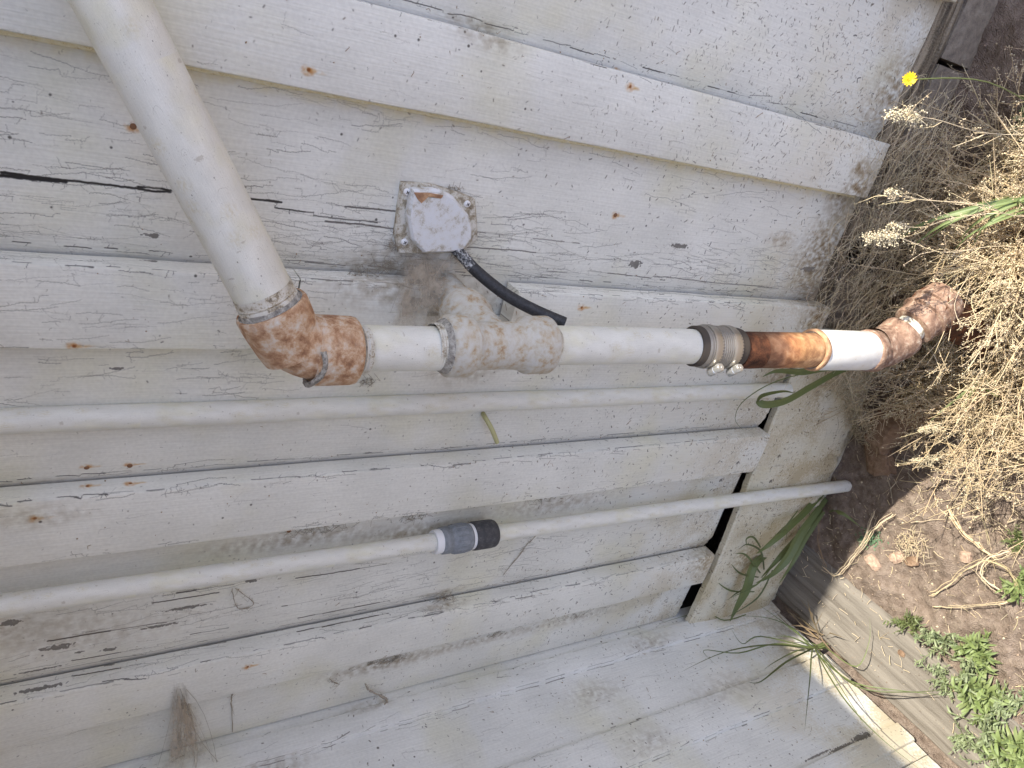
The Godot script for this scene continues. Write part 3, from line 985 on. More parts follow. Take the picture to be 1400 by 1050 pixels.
func build_drain() -> void:
	var d := thing("drain_pipe", "thick white and rusty drain pipe with elbow, tee and clamped coupling, entering the weeds", "pipe", Vector3(-0.29, -1.34, 0.19))
	var mb := MB.new()
	# straight lengths
	var dir := Vector3(0.2314, 0.1357, -0.040).normalized()
	var turn_at := Vector3(-0.328, -0.2135, 0.156)
	tube(mb, [turn_at + dir * 0.02, turn_at + dir * 0.5, turn_at + dir * 1.03], [0.0275], 48)
	part("upper_pipe", mb, M.pipe, d)
	mb = MB.new()
	tube(mb, [Vector3(-0.328, -0.25, 0.152), Vector3(-0.3285, -0.39, 0.150)], [0.0242], 48)
	part("middle_pipe", mb, M.pipe, d)
	mb = MB.new()
	tube(mb, [Vector3(-0.3235, -0.50, 0.150), Vector3(-0.3215, -0.65, 0.153), Vector3(-0.319, -0.80, 0.160)], [0.0238], 48)
	part("lower_pipe", mb, M.pipe, d)
	# the rusted elbow
	var el := thing_part("elbow", d)
	mb = MB.new()
	var down := Vector3.DOWN
	var bend := []
	for i in 13:
		var t := i / 12.0
		bend.append((turn_at + dir * 0.036).lerp(turn_at, t).lerp(turn_at.lerp(turn_at + down * 0.040, t), t))
	tube(mb, bend, [0.0315], 40, false)
	part("bend", mb, M.rust, el)
	mb = MB.new()
	lathe(mb, turn_at + dir * 0.010, dir, [Vector2(-0.012, 0.0300), Vector2(0.0, 0.0322), Vector2(0.022, 0.0345), Vector2(0.030, 0.0350), Vector2(0.037, 0.0348), Vector2(0.0395, 0.0335), Vector2(0.0395, 0.0315)], 48, 0.0012)
	part("hub", mb, M.rust, el)
	mb = MB.new()
	lathe(mb, turn_at + dir * 0.010, dir, [Vector2(0.0394, 0.0330), Vector2(0.0385, 0.0302), Vector2(0.0405, 0.0292), Vector2(0.044, 0.0286), Vector2(0.046, 0.0272)], 48, 0.0016)
	part("hub_face", mb, M.hub_face, el)
	mb = MB.new()
	lathe(mb, turn_at + down * 0.016, down, [Vector2(0.0, 0.030), Vector2(0.003, 0.0345), Vector2(0.006, 0.0355), Vector2(0.040, 0.0350), Vector2(0.044, 0.0342), Vector2(0.0455, 0.0325), Vector2(0.0445, 0.0270)], 48, 0.0012)
	part("hub", mb, M.rust, el)
	mb = MB.new()
	lathe(mb, turn_at + down * 0.016, down, [Vector2(0.044, 0.0300), Vector2(0.047, 0.0280), Vector2(0.050, 0.0262), Vector2(0.051, 0.0240)], 48, 0.0010)
	part("hub_face", mb, M.hub_face, el)
	mb = MB.new()
	var wound := [Vector2(0.040, 0.0280)]
	for i in 4:
		wound.append_array([Vector2(0.045 + i * 0.0036, 0.0290 - i * 0.0003), Vector2(0.0468 + i * 0.0036, 0.0278)])
	lathe(mb, turn_at + dir * 0.010, dir, wound, 48, 0.0005)
	part("wound_tape", mb, M.worn_white, d)
	mb = MB.new()
	wound = [Vector2(0.046, 0.0245)]
	for i in 3:
		wound.append_array([Vector2(0.051 + i * 0.003, 0.0256 - i * 0.0003), Vector2(0.0525 + i * 0.003, 0.0245)])
	lathe(mb, turn_at + down * 0.016, down, wound, 48, 0.0005)
	part("wound_tape", mb, M.worn_white, d)
	mb = MB.new()
	wound = []
	for i in 3:
		wound.append_array([Vector2(0.0035 + i * 0.003, 0.0258 - i * 0.0003), Vector2(0.005 + i * 0.003, 0.0244)])
	lathe(mb, Vector3(-0.3255, -0.376, 0.150), Vector3.UP, wound, 48, 0.0005)
	part("wound_tape", mb, M.worn_white, d)
	# a grey line of putty where hub meets bend
	mb = MB.new()
	var ring := []
	for i in 26:
		var a := -0.9 + 2.9 * i / 25.0
		ring.append(turn_at + Vector3(cos(a) * -0.034, -0.0175 + 0.004 * sin(a * 3.0), sin(a) * 0.034))
	tube(mb, ring, [0.001, 0.002, 0.003, 0.0036, 0.0030, 0.0036, 0.0032, 0.0040, 0.0034, 0.0038, 0.003], 8)
	part("putty_bead", mb, M.hub_face, el)
	# the tee that turns into the wall
	var te := thing_part("tee", d)
	var tc := Vector3(-0.3255, -0.443, 0.150)
	mb = MB.new()
	lathe(mb, Vector3(-0.3255, -0.380, 0.150), Vector3(0.018, -1.0, 0.0), [Vector2(-0.002, 0.0255), Vector2(0.0, 0.0320), Vector2(0.003, 0.0342), Vector2(0.026, 0.0350), Vector2(0.029, 0.0342), Vector2(0.0300, 0.0300), Vector2(0.034, 0.0282), Vector2(0.045, 0.0274), Vector2(0.075, 0.0274), Vector2(0.090, 0.0282), Vector2(0.098, 0.0300), Vector2(0.102, 0.0308), Vector2(0.1035, 0.0330), Vector2(0.106, 0.0342), Vector2(0.133, 0.0345), Vector2(0.136, 0.0332), Vector2(0.1365, 0.0245)], 56, 0.0012)
	part("body", mb, M.tee, te)
	mb = MB.new()
	lathe(mb, tc, Vector3(0.02, -0.06, -1.0), [Vector2(0.0, 0.0268), Vector2(0.040, 0.0268), Vector2(0.060, 0.0275), Vector2(0.068, 0.0310), Vector2(0.086, 0.0318), Vector2(0.094, 0.0310), Vector2(0.097, 0.0245), Vector2(0.17, 0.0240)], 48, 0.0012)
	part("branch", mb, M.tee, te)
	mb = MB.new()
	lathe(mb, Vector3(-0.3255, -0.378, 0.150), Vector3.DOWN, [Vector2(-0.006, 0.0243), Vector2(-0.004, 0.0275), Vector2(0.0, 0.0300), Vector2(0.003, 0.0305)], 48, 0.0018)
	part("hub_face", mb, M.hub_face, te)
	mb = MB.new()
	lathe(mb, Vector3(-0.323, -0.513, 0.150), Vector3.DOWN, [Vector2(0.0, 0.0300), Vector2(0.006, 0.0275), Vector2(0.012, 0.0240)], 48, 0.0018)
	part("hub_face", mb, M.worn_white, te)
	# rubber coupling under a ribbed steel band with two worm clamps
	var cp := thing_part("coupling", d)
	var c0 := Vector3(-0.3192, -0.752, 0.1572)
	var cd := Vector3(0.0035, -0.098, 0.0115).normalized()
	mb = MB.new()
	lathe(mb, c0, cd, [Vector2(0.0, 0.0240), Vector2(0.0, 0.0262), Vector2(0.002, 0.0278), Vector2(0.076, 0.0278), Vector2(0.080, 0.0268), Vector2(0.080, 0.0250)], 48)
	part("rubber_sleeve", mb, M.rubber, cp)
	mb = MB.new()
	var prof := [Vector2(0.010, 0.0280)]
	for i in 15:
		var t := 0.010 + i * 0.0036
		prof.append_array([Vector2(t + 0.002, 0.0285), Vector2(t + 0.0034, 0.0292), Vector2(t + 0.0044, 0.0292)])
	prof.append(Vector2(0.0675, 0.0280))
	lathe(mb, c0, cd, prof, 48)
	part("steel_band", mb, M.steel_dull, cp)
	for s in [0.024, 0.058]:
		var cl := MB.new()
		lathe(cl, c0 + cd * s, cd, [Vector2(-0.0055, 0.0290), Vector2(-0.0055, 0.0302), Vector2(-0.0045, 0.0305), Vector2(0.0045, 0.0305), Vector2(0.0055, 0.0302), Vector2(0.0055, 0.0290)], 60)
		for i in 46:    # the slots that the worm drives
			var a := TAU * i / 46.0
			var out := Vector3(cos(a), 0, sin(a))
			var along := Vector3(-sin(a), 0, cos(a))
			var p: Vector3 = c0 + cd * s + out * 0.0307
			cl.flat(p + cd * 0.0036 + along * 0.0007, p + cd * 0.0036 - along * 0.0007, p - cd * 0.0036 - along * 0.0001, p - cd * 0.0036 + along * 0.0013, out)
		var clamp := part("hose_clamp", cl, M.steel, cp)
		var out0 := Vector3(-0.66, -0.05, 0.75).normalized()
		var lie := out0.cross(cd).normalized()
		mb = MB.new()
		var hc: Vector3 = c0 + cd * s + out0 * 0.0358
		lathe(mb, hc - lie * 0.008, lie, [Vector2(0.0, 0.0), Vector2(0.0, 0.0048), Vector2(0.001, 0.0058), Vector2(0.013, 0.0058), Vector2(0.014, 0.0044), Vector2(0.014, 0.0)], 18)
		sub("worm_housing", mb, M.bright, d, cp)
		mb = MB.new()
		lathe(mb, hc + lie * 0.006, lie, [Vector2(0.0, 0.003), Vector2(0.001, 0.0062), Vector2(0.009, 0.0062), Vector2(0.0105, 0.0052), Vector2(0.0105, 0.0018), Vector2(0.0092, 0.0016), Vector2(0.0092, 0.0)], 6)
		sub("worm_screw", mb, M.bright, d, cp)
	# rusty length, white sleeve, lower elbow, stub and buried fitting
	mb = MB.new()
	tube(mb, smooth([Vector3(-0.320, -0.835, 0.1665), Vector3(-0.316, -0.92, 0.1745), Vector3(-0.3125, -0.995, 0.181)], 12), [0.0262], 48)
	var ends := [Color(0.22, 0.18, 0.18), Color(0.48, 0.42, 0.44), Color(1.12, 0.86, 0.66), Color(1.08, 0.94, 0.82), Color(1.0, 0.96, 0.9)]
	for i in mb.v.size():
		var p: Vector3 = mb.v[i]
		var t := clampf((-0.86 - p.y) / 0.135 + 0.16 * relief.get_noise_3dv(p * 120.0), 0.0, 0.999) * 4.0
		mb.c[i] = (ends[int(t)] as Color).lerp(ends[int(t) + 1], fposmod(t, 1.0))
	part("rusty_pipe", mb, M.rust_pipe, d).set_meta("label", "rust-stained bare length of pipe below the coupling")
	mb = MB.new()
	tube(mb, [Vector3(-0.3202, -0.832, 0.1664), Vector3(-0.3192, -0.858, 0.1687), Vector3(-0.3184, -0.872, 0.170)], [0.02645, 0.02645, 0.02635], 48)
	part("rust_crust", mb, M.rust_dark, d)
	var sd := Vector3(0.004, -0.125, 0.010).normalized()
	var s0 := Vector3(-0.3126, -0.982, 0.1798)
	mb = MB.new()
	lathe(mb, s0, sd, [Vector2(0.0, 0.0255), Vector2(0.0, 0.0300), Vector2(0.002, 0.0308), Vector2(0.127, 0.0308), Vector2(0.130, 0.0298)], 56)
	part("white_sleeve", mb, M.sleeve, d)
	for k in [[-0.004, 0.010, 0.0315], [0.120, 0.014, 0.0330]]:
		mb = MB.new()
		lathe(mb, s0 + sd * k[0], sd, [Vector2(0.0, 0.028), Vector2(0.001, k[2] - 0.001), Vector2(0.003, k[2]), Vector2(k[1] - 0.002, k[2]), Vector2(k[1], k[2] - 0.002)], 48, 0.0022)
		part("rust_ring", mb, M.rust_pipe if k[0] < 0.0 else M.clay, d)
	var e2 := Vector3(-0.3035, -1.151, 0.1925)
	var d2 := Vector3(0.075, -0.078, 0.0).normalized()
	mb = MB.new()
	lathe(mb, s0 + sd * 0.128, sd, [Vector2(0.0, 0.0330), Vector2(0.012, 0.0335), Vector2(0.016, 0.0300)], 48, 0.001)
	bend = []
	for i in 13:
		var t := i / 12.0
		bend.append((e2 - sd * 0.032).lerp(e2, t).lerp(e2.lerp(e2 + d2 * 0.032, t), t))
	tube(mb, bend, [0.0325], 40, false)
	lathe(mb, e2 + d2 * 0.012, d2, [Vector2(0.0, 0.031), Vector2(0.006, 0.0345), Vector2(0.024, 0.0345), Vector2(0.028, 0.0325), Vector2(0.028, 0.0235)], 48, 0.001)
	part("lower_elbow", mb, M.clay, d)
	mb = MB.new()
	tube(mb, [e2 + d2 * 0.024, e2 + d2 * 0.08], [0.0238], 48)
	part("stub_pipe", mb, M.worn_white, d)
	mb = MB.new()
	lathe(mb, e2 + d2 * 0.058, d2, [Vector2(-0.002, 0.024), Vector2(0.0, 0.0330), Vector2(0.005, 0.0345), Vector2(0.012, 0.0330), Vector2(0.016, 0.0335), Vector2(0.040, 0.0350), Vector2(0.062, 0.0355), Vector2(0.074, 0.0330), Vector2(0.076, 0.0)], 48, 0.0025)
	for s in [0.026, 0.046]:
		lathe(mb, e2 + d2 * (0.058 + s), d2, [Vector2(-0.003, 0.033), Vector2(-0.001, 0.0385), Vector2(0.002, 0.0385), Vector2(0.004, 0.033)], 48, 0.001)
	part("buried_fitting", mb, M.clay, d)
	mb = MB.new()
	lathe(mb, e2 + d2 * 0.105 + Vector3(0, -0.01, 0.0), Vector3(-0.25, -1.0, 0.05), [Vector2(-0.03, 0.0), Vector2(-0.03, 0.030), Vector2(0.03, 0.033), Vector2(0.10, 0.033), Vector2(0.25, 0.033)], 40, 0.0015)
	part("riser", mb, M.rust_dark, d)


func thing_part(called: String, parent: Node3D) -> Node3D:
	var o := Node3D.new()
	o.name = called
	parent.add_child(o, true)
	return o


func sub(called: String, mb: MB, mat: Material, _root: Node3D, parent: Node3D) -> void:
	part(called, mb, mat, parent)


func build_small_pipes() -> void:
	var c := thing("conduit", "thin white painted conduit fixed straight against the wall, left of the drain pipe", "pipe", Vector3(-0.486, GROUND, 0.012))
	var mb := MB.new()
	var pts := []
	for i in 30:
		var y := 1.15 - i * 0.0822
		pts.append(Vector3(-0.4865 + 0.0012 * relief.get_noise_1d(y * 9.0), y, 0.0085))
	tube(mb, pts, [0.0140], 28)
	part("tube", mb, M.pipe, c)
	mb = MB.new()
	# the paint that fills the corner between the tube and the wall
	for s in [-1.0]:
		for i in 29:
			var a: Vector3 = pts[i]
			var b: Vector3 = pts[i + 1]
			var e := Vector3(s * 0.0105, 0, 0.0085)
			var g := Vector3(s * 0.0205, 0, -0.0078)
			mb.flat(a + e, a + g, b + g, b + e, Vector3(s, 0, 1))
	part("paint_fillet", mb, M.pipe, c)

	var w := thing("water_pipe", "slim white plastic pipe with a grey and black coupling, standing left of the conduit", "pipe", Vector3(-0.722, GROUND, 0.030))
	mb = MB.new()
	tube(mb, [Vector3(-0.714, 1.15, 0.034), Vector3(-0.7145, 0.0, 0.034), Vector3(-0.7185, -0.40, 0.033), Vector3(-0.7185, -0.53, 0.033)], [0.0135], 32)
	part("upper_tube", mb, M.pipe, w)
	mb = MB.new()
	tube(mb, [Vector3(-0.7195, -0.60, 0.033), Vector3(-0.7265, -0.95, 0.031), Vector3(-0.7265, -1.22, 0.036), Vector3(-0.7215, -1.60, 0.052)], [0.0135], 32)
	part("lower_tube", mb, M.pipe, w)
	var k := thing_part("coupling", w)
	var at := Vector3(-0.7185, -0.518, 0.033)
	mb = MB.new()
	lathe(mb, at, Vector3.DOWN, [Vector2(-0.009, 0.0136), Vector2(-0.009, 0.0178), Vector2(-0.007, 0.0186), Vector2(0.004, 0.0188)], 40)
	part("white_ring", mb, M.white_plastic, k)
	mb = MB.new()
	lathe(mb, at, Vector3.DOWN, [Vector2(0.0022, 0.0150), Vector2(0.0022, 0.0195), Vector2(0.005, 0.0208), Vector2(0.016, 0.0210), Vector2(0.017, 0.0200), Vector2(0.019, 0.0200), Vector2(0.022, 0.0225), Vector2(0.046, 0.0228), Vector2(0.051, 0.0220), Vector2(0.054, 0.0195), Vector2(0.054, 0.0150)], 40)
	for i in 18:
		var a := TAU * i / 18.0
		var out := Vector3(cos(a), 0, sin(a))
		tube(mb, [at + out * 0.0222 + Vector3(0, -0.024, 0), at + out * 0.0226 + Vector3(0, -0.044, 0)], [0.0012], 5)
	part("grey_nut", mb, M.grey_plastic, k)
	mb = MB.new()
	lathe(mb, at, Vector3.DOWN, [Vector2(0.0535, 0.0140), Vector2(0.0535, 0.0205), Vector2(0.0585, 0.0205), Vector2(0.0585, 0.0140)], 40)
	part("white_ring", mb, M.white_plastic, k)
	mb = MB.new()
	lathe(mb, at, Vector3.DOWN, [Vector2(0.058, 0.0140), Vector2(0.058, 0.0218), Vector2(0.061, 0.0228), Vector2(0.088, 0.0228), Vector2(0.096, 0.0222), Vector2(0.099, 0.0205), Vector2(0.100, 0.0136)], 40)
	part("dark_collar", mb, M.dark_plastic, k)
	# what is left of the print on the pipe
	mb = MB.new()
	for i in 26:
		var y := -0.442 - 0.048 * (i / 26.0) - rng.randf() * 0.003
		var a := rng.randf_range(0.95, 1.45)
		var o := Vector3(-cos(a) * 0.0137, 0, sin(a) * 0.0137)
		var q := Vector3(-0.7185, y, 0.033) + o
		var e := Vector3(o.z, 0, -o.x).normalized()
		var ln := rng.randf_range(0.0006, 0.0022)
		mb.flat(q, q + e * 0.0006 + Vector3(0, 0, 0.00005), q + e * 0.0006 + Vector3(0, -ln, 0), q + Vector3(0, -ln, 0), o)
	part("worn_print", mb, M.ink, w)


# ---------------------------------------------------------------- things fixed to the wall

func build_fixtures() -> void:
	var b := thing("junction_box", "white painted metal box cover screwed to the wall, rusty-cornered, above the black cable", "junction box", Vector3(-0.225, -0.46, 0.0))
	var mb := MB.new()
	var rim := [Vector2(-0.1885, -0.3605), Vector2(-0.1862, -0.398), Vector2(-0.192, -0.440), Vector2(-0.197, -0.460), Vector2(-0.220, -0.468), Vector2(-0.246, -0.4765), Vector2(-0.2565, -0.468), Vector2(-0.2665, -0.455), Vector2(-0.2715, -0.41), Vector2(-0.2735, -0.374), Vector2(-0.251, -0.364), Vector2(-0.220, -0.362)]
	plate(mb, rim, 0.0, 0.0065, 0.0015)
	part("back_plate", mb, M.plate_grime, b)
	mb = MB.new()
	var pan := [Vector2(-0.1965, -0.3755), Vector2(-0.1925, -0.405), Vector2(-0.1985, -0.4235), Vector2(-0.2165, -0.4465), Vector2(-0.2300, -0.4545), Vector2(-0.2425, -0.457), Vector2(-0.2560, -0.4500), Vector2(-0.2605, -0.4320), Vector2(-0.2630, -0.4030), Vector2(-0.2500, -0.3860), Vector2(-0.225, -0.376)]
	for i in pan.size():
		pan[i] = Vector2(-0.2285, -0.4155) + (pan[i] - Vector2(-0.2285, -0.4155)) * 1.12
	plate(mb, pan, 0.006, 0.0175, 0.003)
	part("raised_cover", mb, M.plate, b)
	for p in [[-0.2035, -0.4495, 0.007], [-0.2585, -0.3775, 0.007], [-0.1985, -0.3685, 0.007]]:
		mb = MB.new()
		var at := Vector3(p[0], p[1], p[2])
		lathe(mb, at, Vector3.BACK, [Vector2(-0.002, 0.0042), Vector2(0.0012, 0.0042), Vector2(0.0024, 0.0032), Vector2(0.0028, 0.0)], 20)
		part("screw", mb, M.white_plastic, b)
		mb = MB.new()
		for e in [Vector3(0.0019, 0.0012, 0), Vector3(-0.0012, 0.0019, 0)]:
			var q: Vector3 = e.cross(Vector3.BACK).normalized() * 0.0005
			var z := Vector3(0, 0, 0.00295)
			mb.flat(at - e - q + z, at + e - q + z, at + e + q + z, at - e + q + z, Vector3.BACK)
		part("screw_slot", mb, M.rubber, b)
	mb = MB.new()
	var drip := [Vector2(-0.1955, -0.372), Vector2(-0.1935, -0.392), Vector2(-0.1945, -0.410), Vector2(-0.1985, -0.408), Vector2(-0.1975, -0.392), Vector2(-0.207, -0.384), Vector2(-0.2025, -0.378)]
	plate(mb, drip, 0.0175, 0.0182, 0.0004)
	part("rust_blister", mb, M.rust_pipe, b)

	var c := thing("black_cable", "stiff cut-off black cable hanging out below the box cover, white paint flaking near its top", "cable", Vector3(-0.333, -0.6034, 0.062))
	var pts := smooth(path([[-258, -440, 6], [-264, -451, 14], [-278, -467, 36], [-295, -498, 64], [-304, -529, 90], [-310, -563, 114]]), 6)
	mb = MB.new()
	tube(mb, pts.slice(11), [0.0076], 20)
	part("sheath", mb, M.black, c)
	mb = MB.new()
	tube(mb, pts.slice(0, 12), [0.0066, 0.0068, 0.007, 0.0072, 0.0074, 0.0076], 20)
	part("flaked_end", mb, M.flaked, c)
	mb = MB.new()
	var tip: Vector3 = pts[-1]
	var ax: Vector3 = (pts[-1] - pts[-2]).normalized()
	lathe(mb, tip, ax, [Vector2(-0.001, 0.0073), Vector2(0.0004, 0.0068), Vector2(0.0005, 0.0)], 20)
	part("cut_end", mb, M.dark_plastic, c)

	var s := thing("tube_stub", "short bent yellowish tube sticking out of the board beside the conduit", "tube", Vector3(-0.512, -0.558, 0.0))
	mb = MB.new()
	tube(mb, smooth(path([[-512, -560, -8], [-512, -557, 12], [-525, -565, 24], [-547, -579, 26]]), 5), [0.0036], 12)
	part("bent_tube", mb, M.stub, s)


# a flat outline with thickness and a bevelled edge
func plate(mb: MB, rim: Array, z0: float, z1: float, bevel: float) -> void:
	var mid := Vector2.ZERO
	for p in rim:
		mid += p / rim.size()
	var m := rim.size()
	var c3 := Vector3(mid.x, mid.y, z1)
	for i in m:
		var a: Vector2 = rim[i]
		var d: Vector2 = rim[(i + 1) % m]
		var ai := a + (mid - a).normalized() * bevel
		var di := d + (mid - d).normalized() * bevel
		var out := Vector3(a.x + d.x - 2.0 * mid.x, a.y + d.y - 2.0 * mid.y, 0)
		mb.flat(Vector3(a.x, a.y, z0), Vector3(d.x, d.y, z0), Vector3(d.x, d.y, z1 - bevel), Vector3(a.x, a.y, z1 - bevel), out)
		mb.flat(Vector3(a.x, a.y, z1 - bevel), Vector3(d.x, d.y, z1 - bevel), Vector3(di.x, di.y, z1), Vector3(ai.x, ai.y, z1), out.normalized() + Vector3.BACK)
		mb.tri(Vector3(ai.x, ai.y, z1), Vector3(di.x, di.y, z1), c3, Vector3.BACK, Vector3.BACK, Vector3.BACK)


# dusty threads between a spread of anchor points
func threads(mb: MB, from: Array, to: Array, count: int, r: float, sag: float) -> void:
	for i in count:
		var a := spread(from)
		var b := spread(to)
		var pts := []
		var bow := rv(sag)
		for k in 7:
			var t := k / 6.0
			pts.append(a.lerp(b, t) + bow * sin(PI * t) + rv(0.0006))
		tube(mb, pts, [r * rng.randf_range(0.5, 1.3)], 3, false)


func spread(a: Array) -> Vector3:
	var k := rng.randi() % (a.size() - 1)
	return (a[k] as Vector3).lerp(a[k + 1], rng.randf())


func film(a: Vector3, b: Vector3, c: Vector3, d: Vector3, belly: Vector3) -> MB:
	var mb := MB.new()
	var n := 10
	var g := []
	for i in n + 1:
		var row := []
		for j in n + 1:
			var s := float(i) / n
			var t := float(j) / n
			row.append(a.lerp(b, s).lerp(d.lerp(c, s), t) + belly * sin(PI * s) * sin(PI * t) + Vector3(0, 0, 0.004) * relief.get_noise_2d(i * 9.0, j * 9.0))
		g.append(row)
	for i in n:
		for j in n:
			var u0 := Vector2(float(i) / n, float(j) / n)
			mb.flat(g[i][j], g[i + 1][j], g[i + 1][j + 1], g[i][j + 1], Vector3.BACK, [u0, u0 + Vector2(1.0 / n, 0), u0 + Vector2(1.0 / n, 1.0 / n), u0 + Vector2(0, 1.0 / n)])
	return mb


func build_debris() -> void:
	# dusty cobwebs
	var w := thing("cobweb", "brown dusty cobweb hanging from the box cover down towards the tee", "cobweb", Vector3(-0.30, -0.42, 0.04))
	part("dust_film", film(Vector3(-0.266, -0.374, 0.010), Vector3(-0.266, -0.447, 0.012), Vector3(-0.345, -0.435, 0.085), Vector3(-0.352, -0.345, 0.075), Vector3(0, 0, -0.012)), M.film, w)
	part("dust_film", film(Vector3(-0.268, -0.392, 0.006), Vector3(-0.268, -0.45, 0.008), Vector3(-0.350, -0.44, 0.050), Vector3(-0.354, -0.362, 0.044), Vector3(0, 0, -0.008)), M.film, w)
	var mb := MB.new()
	threads(mb, [Vector3(-0.266, -0.374, 0.008), Vector3(-0.268, -0.45, 0.010)], [Vector3(-0.330, -0.352, 0.055), Vector3(-0.312, -0.43, 0.10)], 8, 0.00022, 0.020)
	part("thread", mb, M.web, w, "stuff")
	w = thing("cobweb", "triangular brown dust web across the corner of the walls, at the lower left", "cobweb", Vector3(-1.0, -0.2, 0.02))
	part("dust_film", film(Vector3(-0.900, -0.154, 0.023), Vector3(-0.903, -0.166, 0.023), Vector3(-1.086, -0.228, 0.050), Vector3(-1.086, -0.140, 0.046), Vector3(0, 0, 0.006)), M.film, w)
	part("dust_film", film(Vector3(-0.93, -0.160, 0.022), Vector3(-0.933, -0.176, 0.022), Vector3(-1.086, -0.212, 0.030), Vector3(-1.086, -0.158, 0.028), Vector3(0, 0, 0.004)), M.film, w)
	mb = MB.new()
	threads(mb, [Vector3(-0.902, -0.156, 0.023), Vector3(-0.94, -0.172, 0.023)], [Vector3(-1.086, -0.232, 0.050), Vector3(-1.086, -0.135, 0.045)], 8, 0.00025, 0.016)
	part("thread", mb, M.web, w, "stuff")
	var k := 0
	for s in [
		[[[-320, -334, 3], [-328, -346, 6], [-333, -361, 7], [-349, -379, 7], [-354, -393, 7], [-348, -401, 6], [-330, -395, 3]], 0.0021, "curled brown strand of dusty web stuck on the board between elbow and box cover"],
		[[[-888, -241, 1], [-889, -240, 22], [-913, -244, 22], [-964, -240, 21], [-993, -243, 8], [-1016, -246, 4], [-1082, -254, 1]], 0.0011, "long thin dusty strand crossing the batten nearest the corner"],
		[[[-1046, -468, 3], [-1058, -475, 8], [-1072, -496, 14], [-1080, -507, 22], [-1083, -493, 34], [-1084, -487, 46]], 0.0028, "twisted clot of dusty web in the corner of the two walls"],
		[[[-776, -226, 3], [-815, -237, 3], [-812, -259, 3], [-776, -230, 3]], 0.0008, "small triangular loop of thread on the flaking board beside the slim pipe"],
		[[[-607, -655, 21], [-640, -662, 21], [-660, -668, 22], [-672, -676, 21]], 0.0007, "fine dirty thread crossing the batten right of the slim pipe"],
		[[[-752, -745, 3], [-785, -722, 3], [-805, -712, 3], [-850, -690, 2]], 0.0014, "dirty web strand on the board just left of the slim pipe"],
		[[[-1010, -400, 3], [-1020, -408, 4], [-1030, -418, 3]], 0.0012, "small crumb of dusty web low in the wall corner"]]:
		var o := thing("web_strand", s[2], "cobweb", path(s[0])[0])
		mb = MB.new()
		var line := smooth(path(s[0]), 6)
		for i in line.size():
			line[i] += rv(0.0008)
		var rr := []
		for i in line.size():
			rr.append(s[1] * rng.randf_range(0.4, 1.1) * (0.45 + 0.55 * sin(PI * i / line.size())))
		tube(mb, line, rr, 6)
		for i in 14:
			var p: Vector3 = line[rng.randi() % line.size()]
			tube(mb, [p, p + rv(0.004) + Vector3(0, 0, 0.001), p + rv(0.009)], [0.00022], 3, false)
		part("strand", mb, M.web, o)
		k += 1
	# grime that hangs in the angles of the battens
	mb = MB.new()
	for q in [[-0.687, -0.33, 60, 0.06], [-0.687, -0.48, 40, 0.03], [-0.687, -0.72, 30, 0.03], [-0.997, -0.50, 60, 0.05], [-0.997, -0.7, 40, 0.07], [-0.997, -0.9, 30, 0.08], [-0.875, -0.58, 40, 0.02], [-0.30, -0.33, 22, 0.02], [-0.29, -0.36, 30, 0.02], [-0.02, -0.42, 14, 0.01], [-0.02, -1.06, 30, 0.03], [-0.41, -0.39, 20, 0.02], [-0.45, -0.37, 16, 0.012], [-0.30, -0.43, 30, 0.02], [-0.27, -0.46, 24, 0.012], [-0.19, -0.43, 20, 0.012], [-0.265, -0.37, 26, 0.012]]:
		for i in q[2]:
			var p := Vector3(q[0] + rng.randf_range(-0.006, 0.006), q[1] + rng.randfn() * q[3] * 0.5, 0.002 + 0.006 * rng.randf())
			tube(mb, [p, p + rv(0.006) * Vector3(1, 1, 0.3), p + rv(0.011) * Vector3(1, 1, 0.3)], [0.0003], 3, false)
	var gr := part("wall_grime", mb, M.web, self, "stuff")
	gr.set_meta("label", "brown fluff and dead web caught along the edges of the battens")
	gr.set_meta("category", "dust")
	# crumbs stuck to the paint
	mb = MB.new()
	for i in 900:
		var y := 0.03 - 1.24 * pow(rng.randf(), 0.7)
		var x := rng.randf_range(-1.07, 0.22)
		var z := 0.0258 if (x > -0.106 and x < -0.017) or (x > -0.394 and x < -0.307) or (x > -0.667 and x < -0.581) or (x > -0.964 and x < -0.887) else -0.0005
		var p := Vector3(x, y, z)
		if i % 3 == 0:
			tube(mb, [p, p + rv(0.004) * Vector3(1, 1, 0.15), p + rv(0.007) * Vector3(1, 1, 0.15)], [0.00035], 3, false)
		else:
			octa(mb, p, rng.randf_range(0.0004, 0.0014), 0.7)
	for i in 160:
		var p := Vector3(LEFT_X + 0.001, 0.0 - 1.45 * pow(rng.randf(), 0.6), rng.randf_range(0.0, 0.6))
		if i % 3 == 0:
			tube(mb, [p, p + rv(0.004) * Vector3(0.15, 1, 1), p + rv(0.008) * Vector3(0.15, 1, 1)], [0.0004], 3, false)
		else:
			octa(mb, p, rng.randf_range(0.0005, 0.0018), 0.7)
	gr = part("wall_crumbs", mb, M.husk, self, "stuff")
	gr.set_meta("label", "dark crumbs and seed husks stuck to the white paint")
	gr.set_meta("category", "dirt")


# ---------------------------------------------------------------- plants and litter

func shade_of(lo := 0.75, hi := 1.2) -> Color:
	var k := rng.randf_range(lo, hi)
	return Color(k * rng.randf_range(0.94, 1.06), k, k * rng.randf_range(0.88, 1.08))


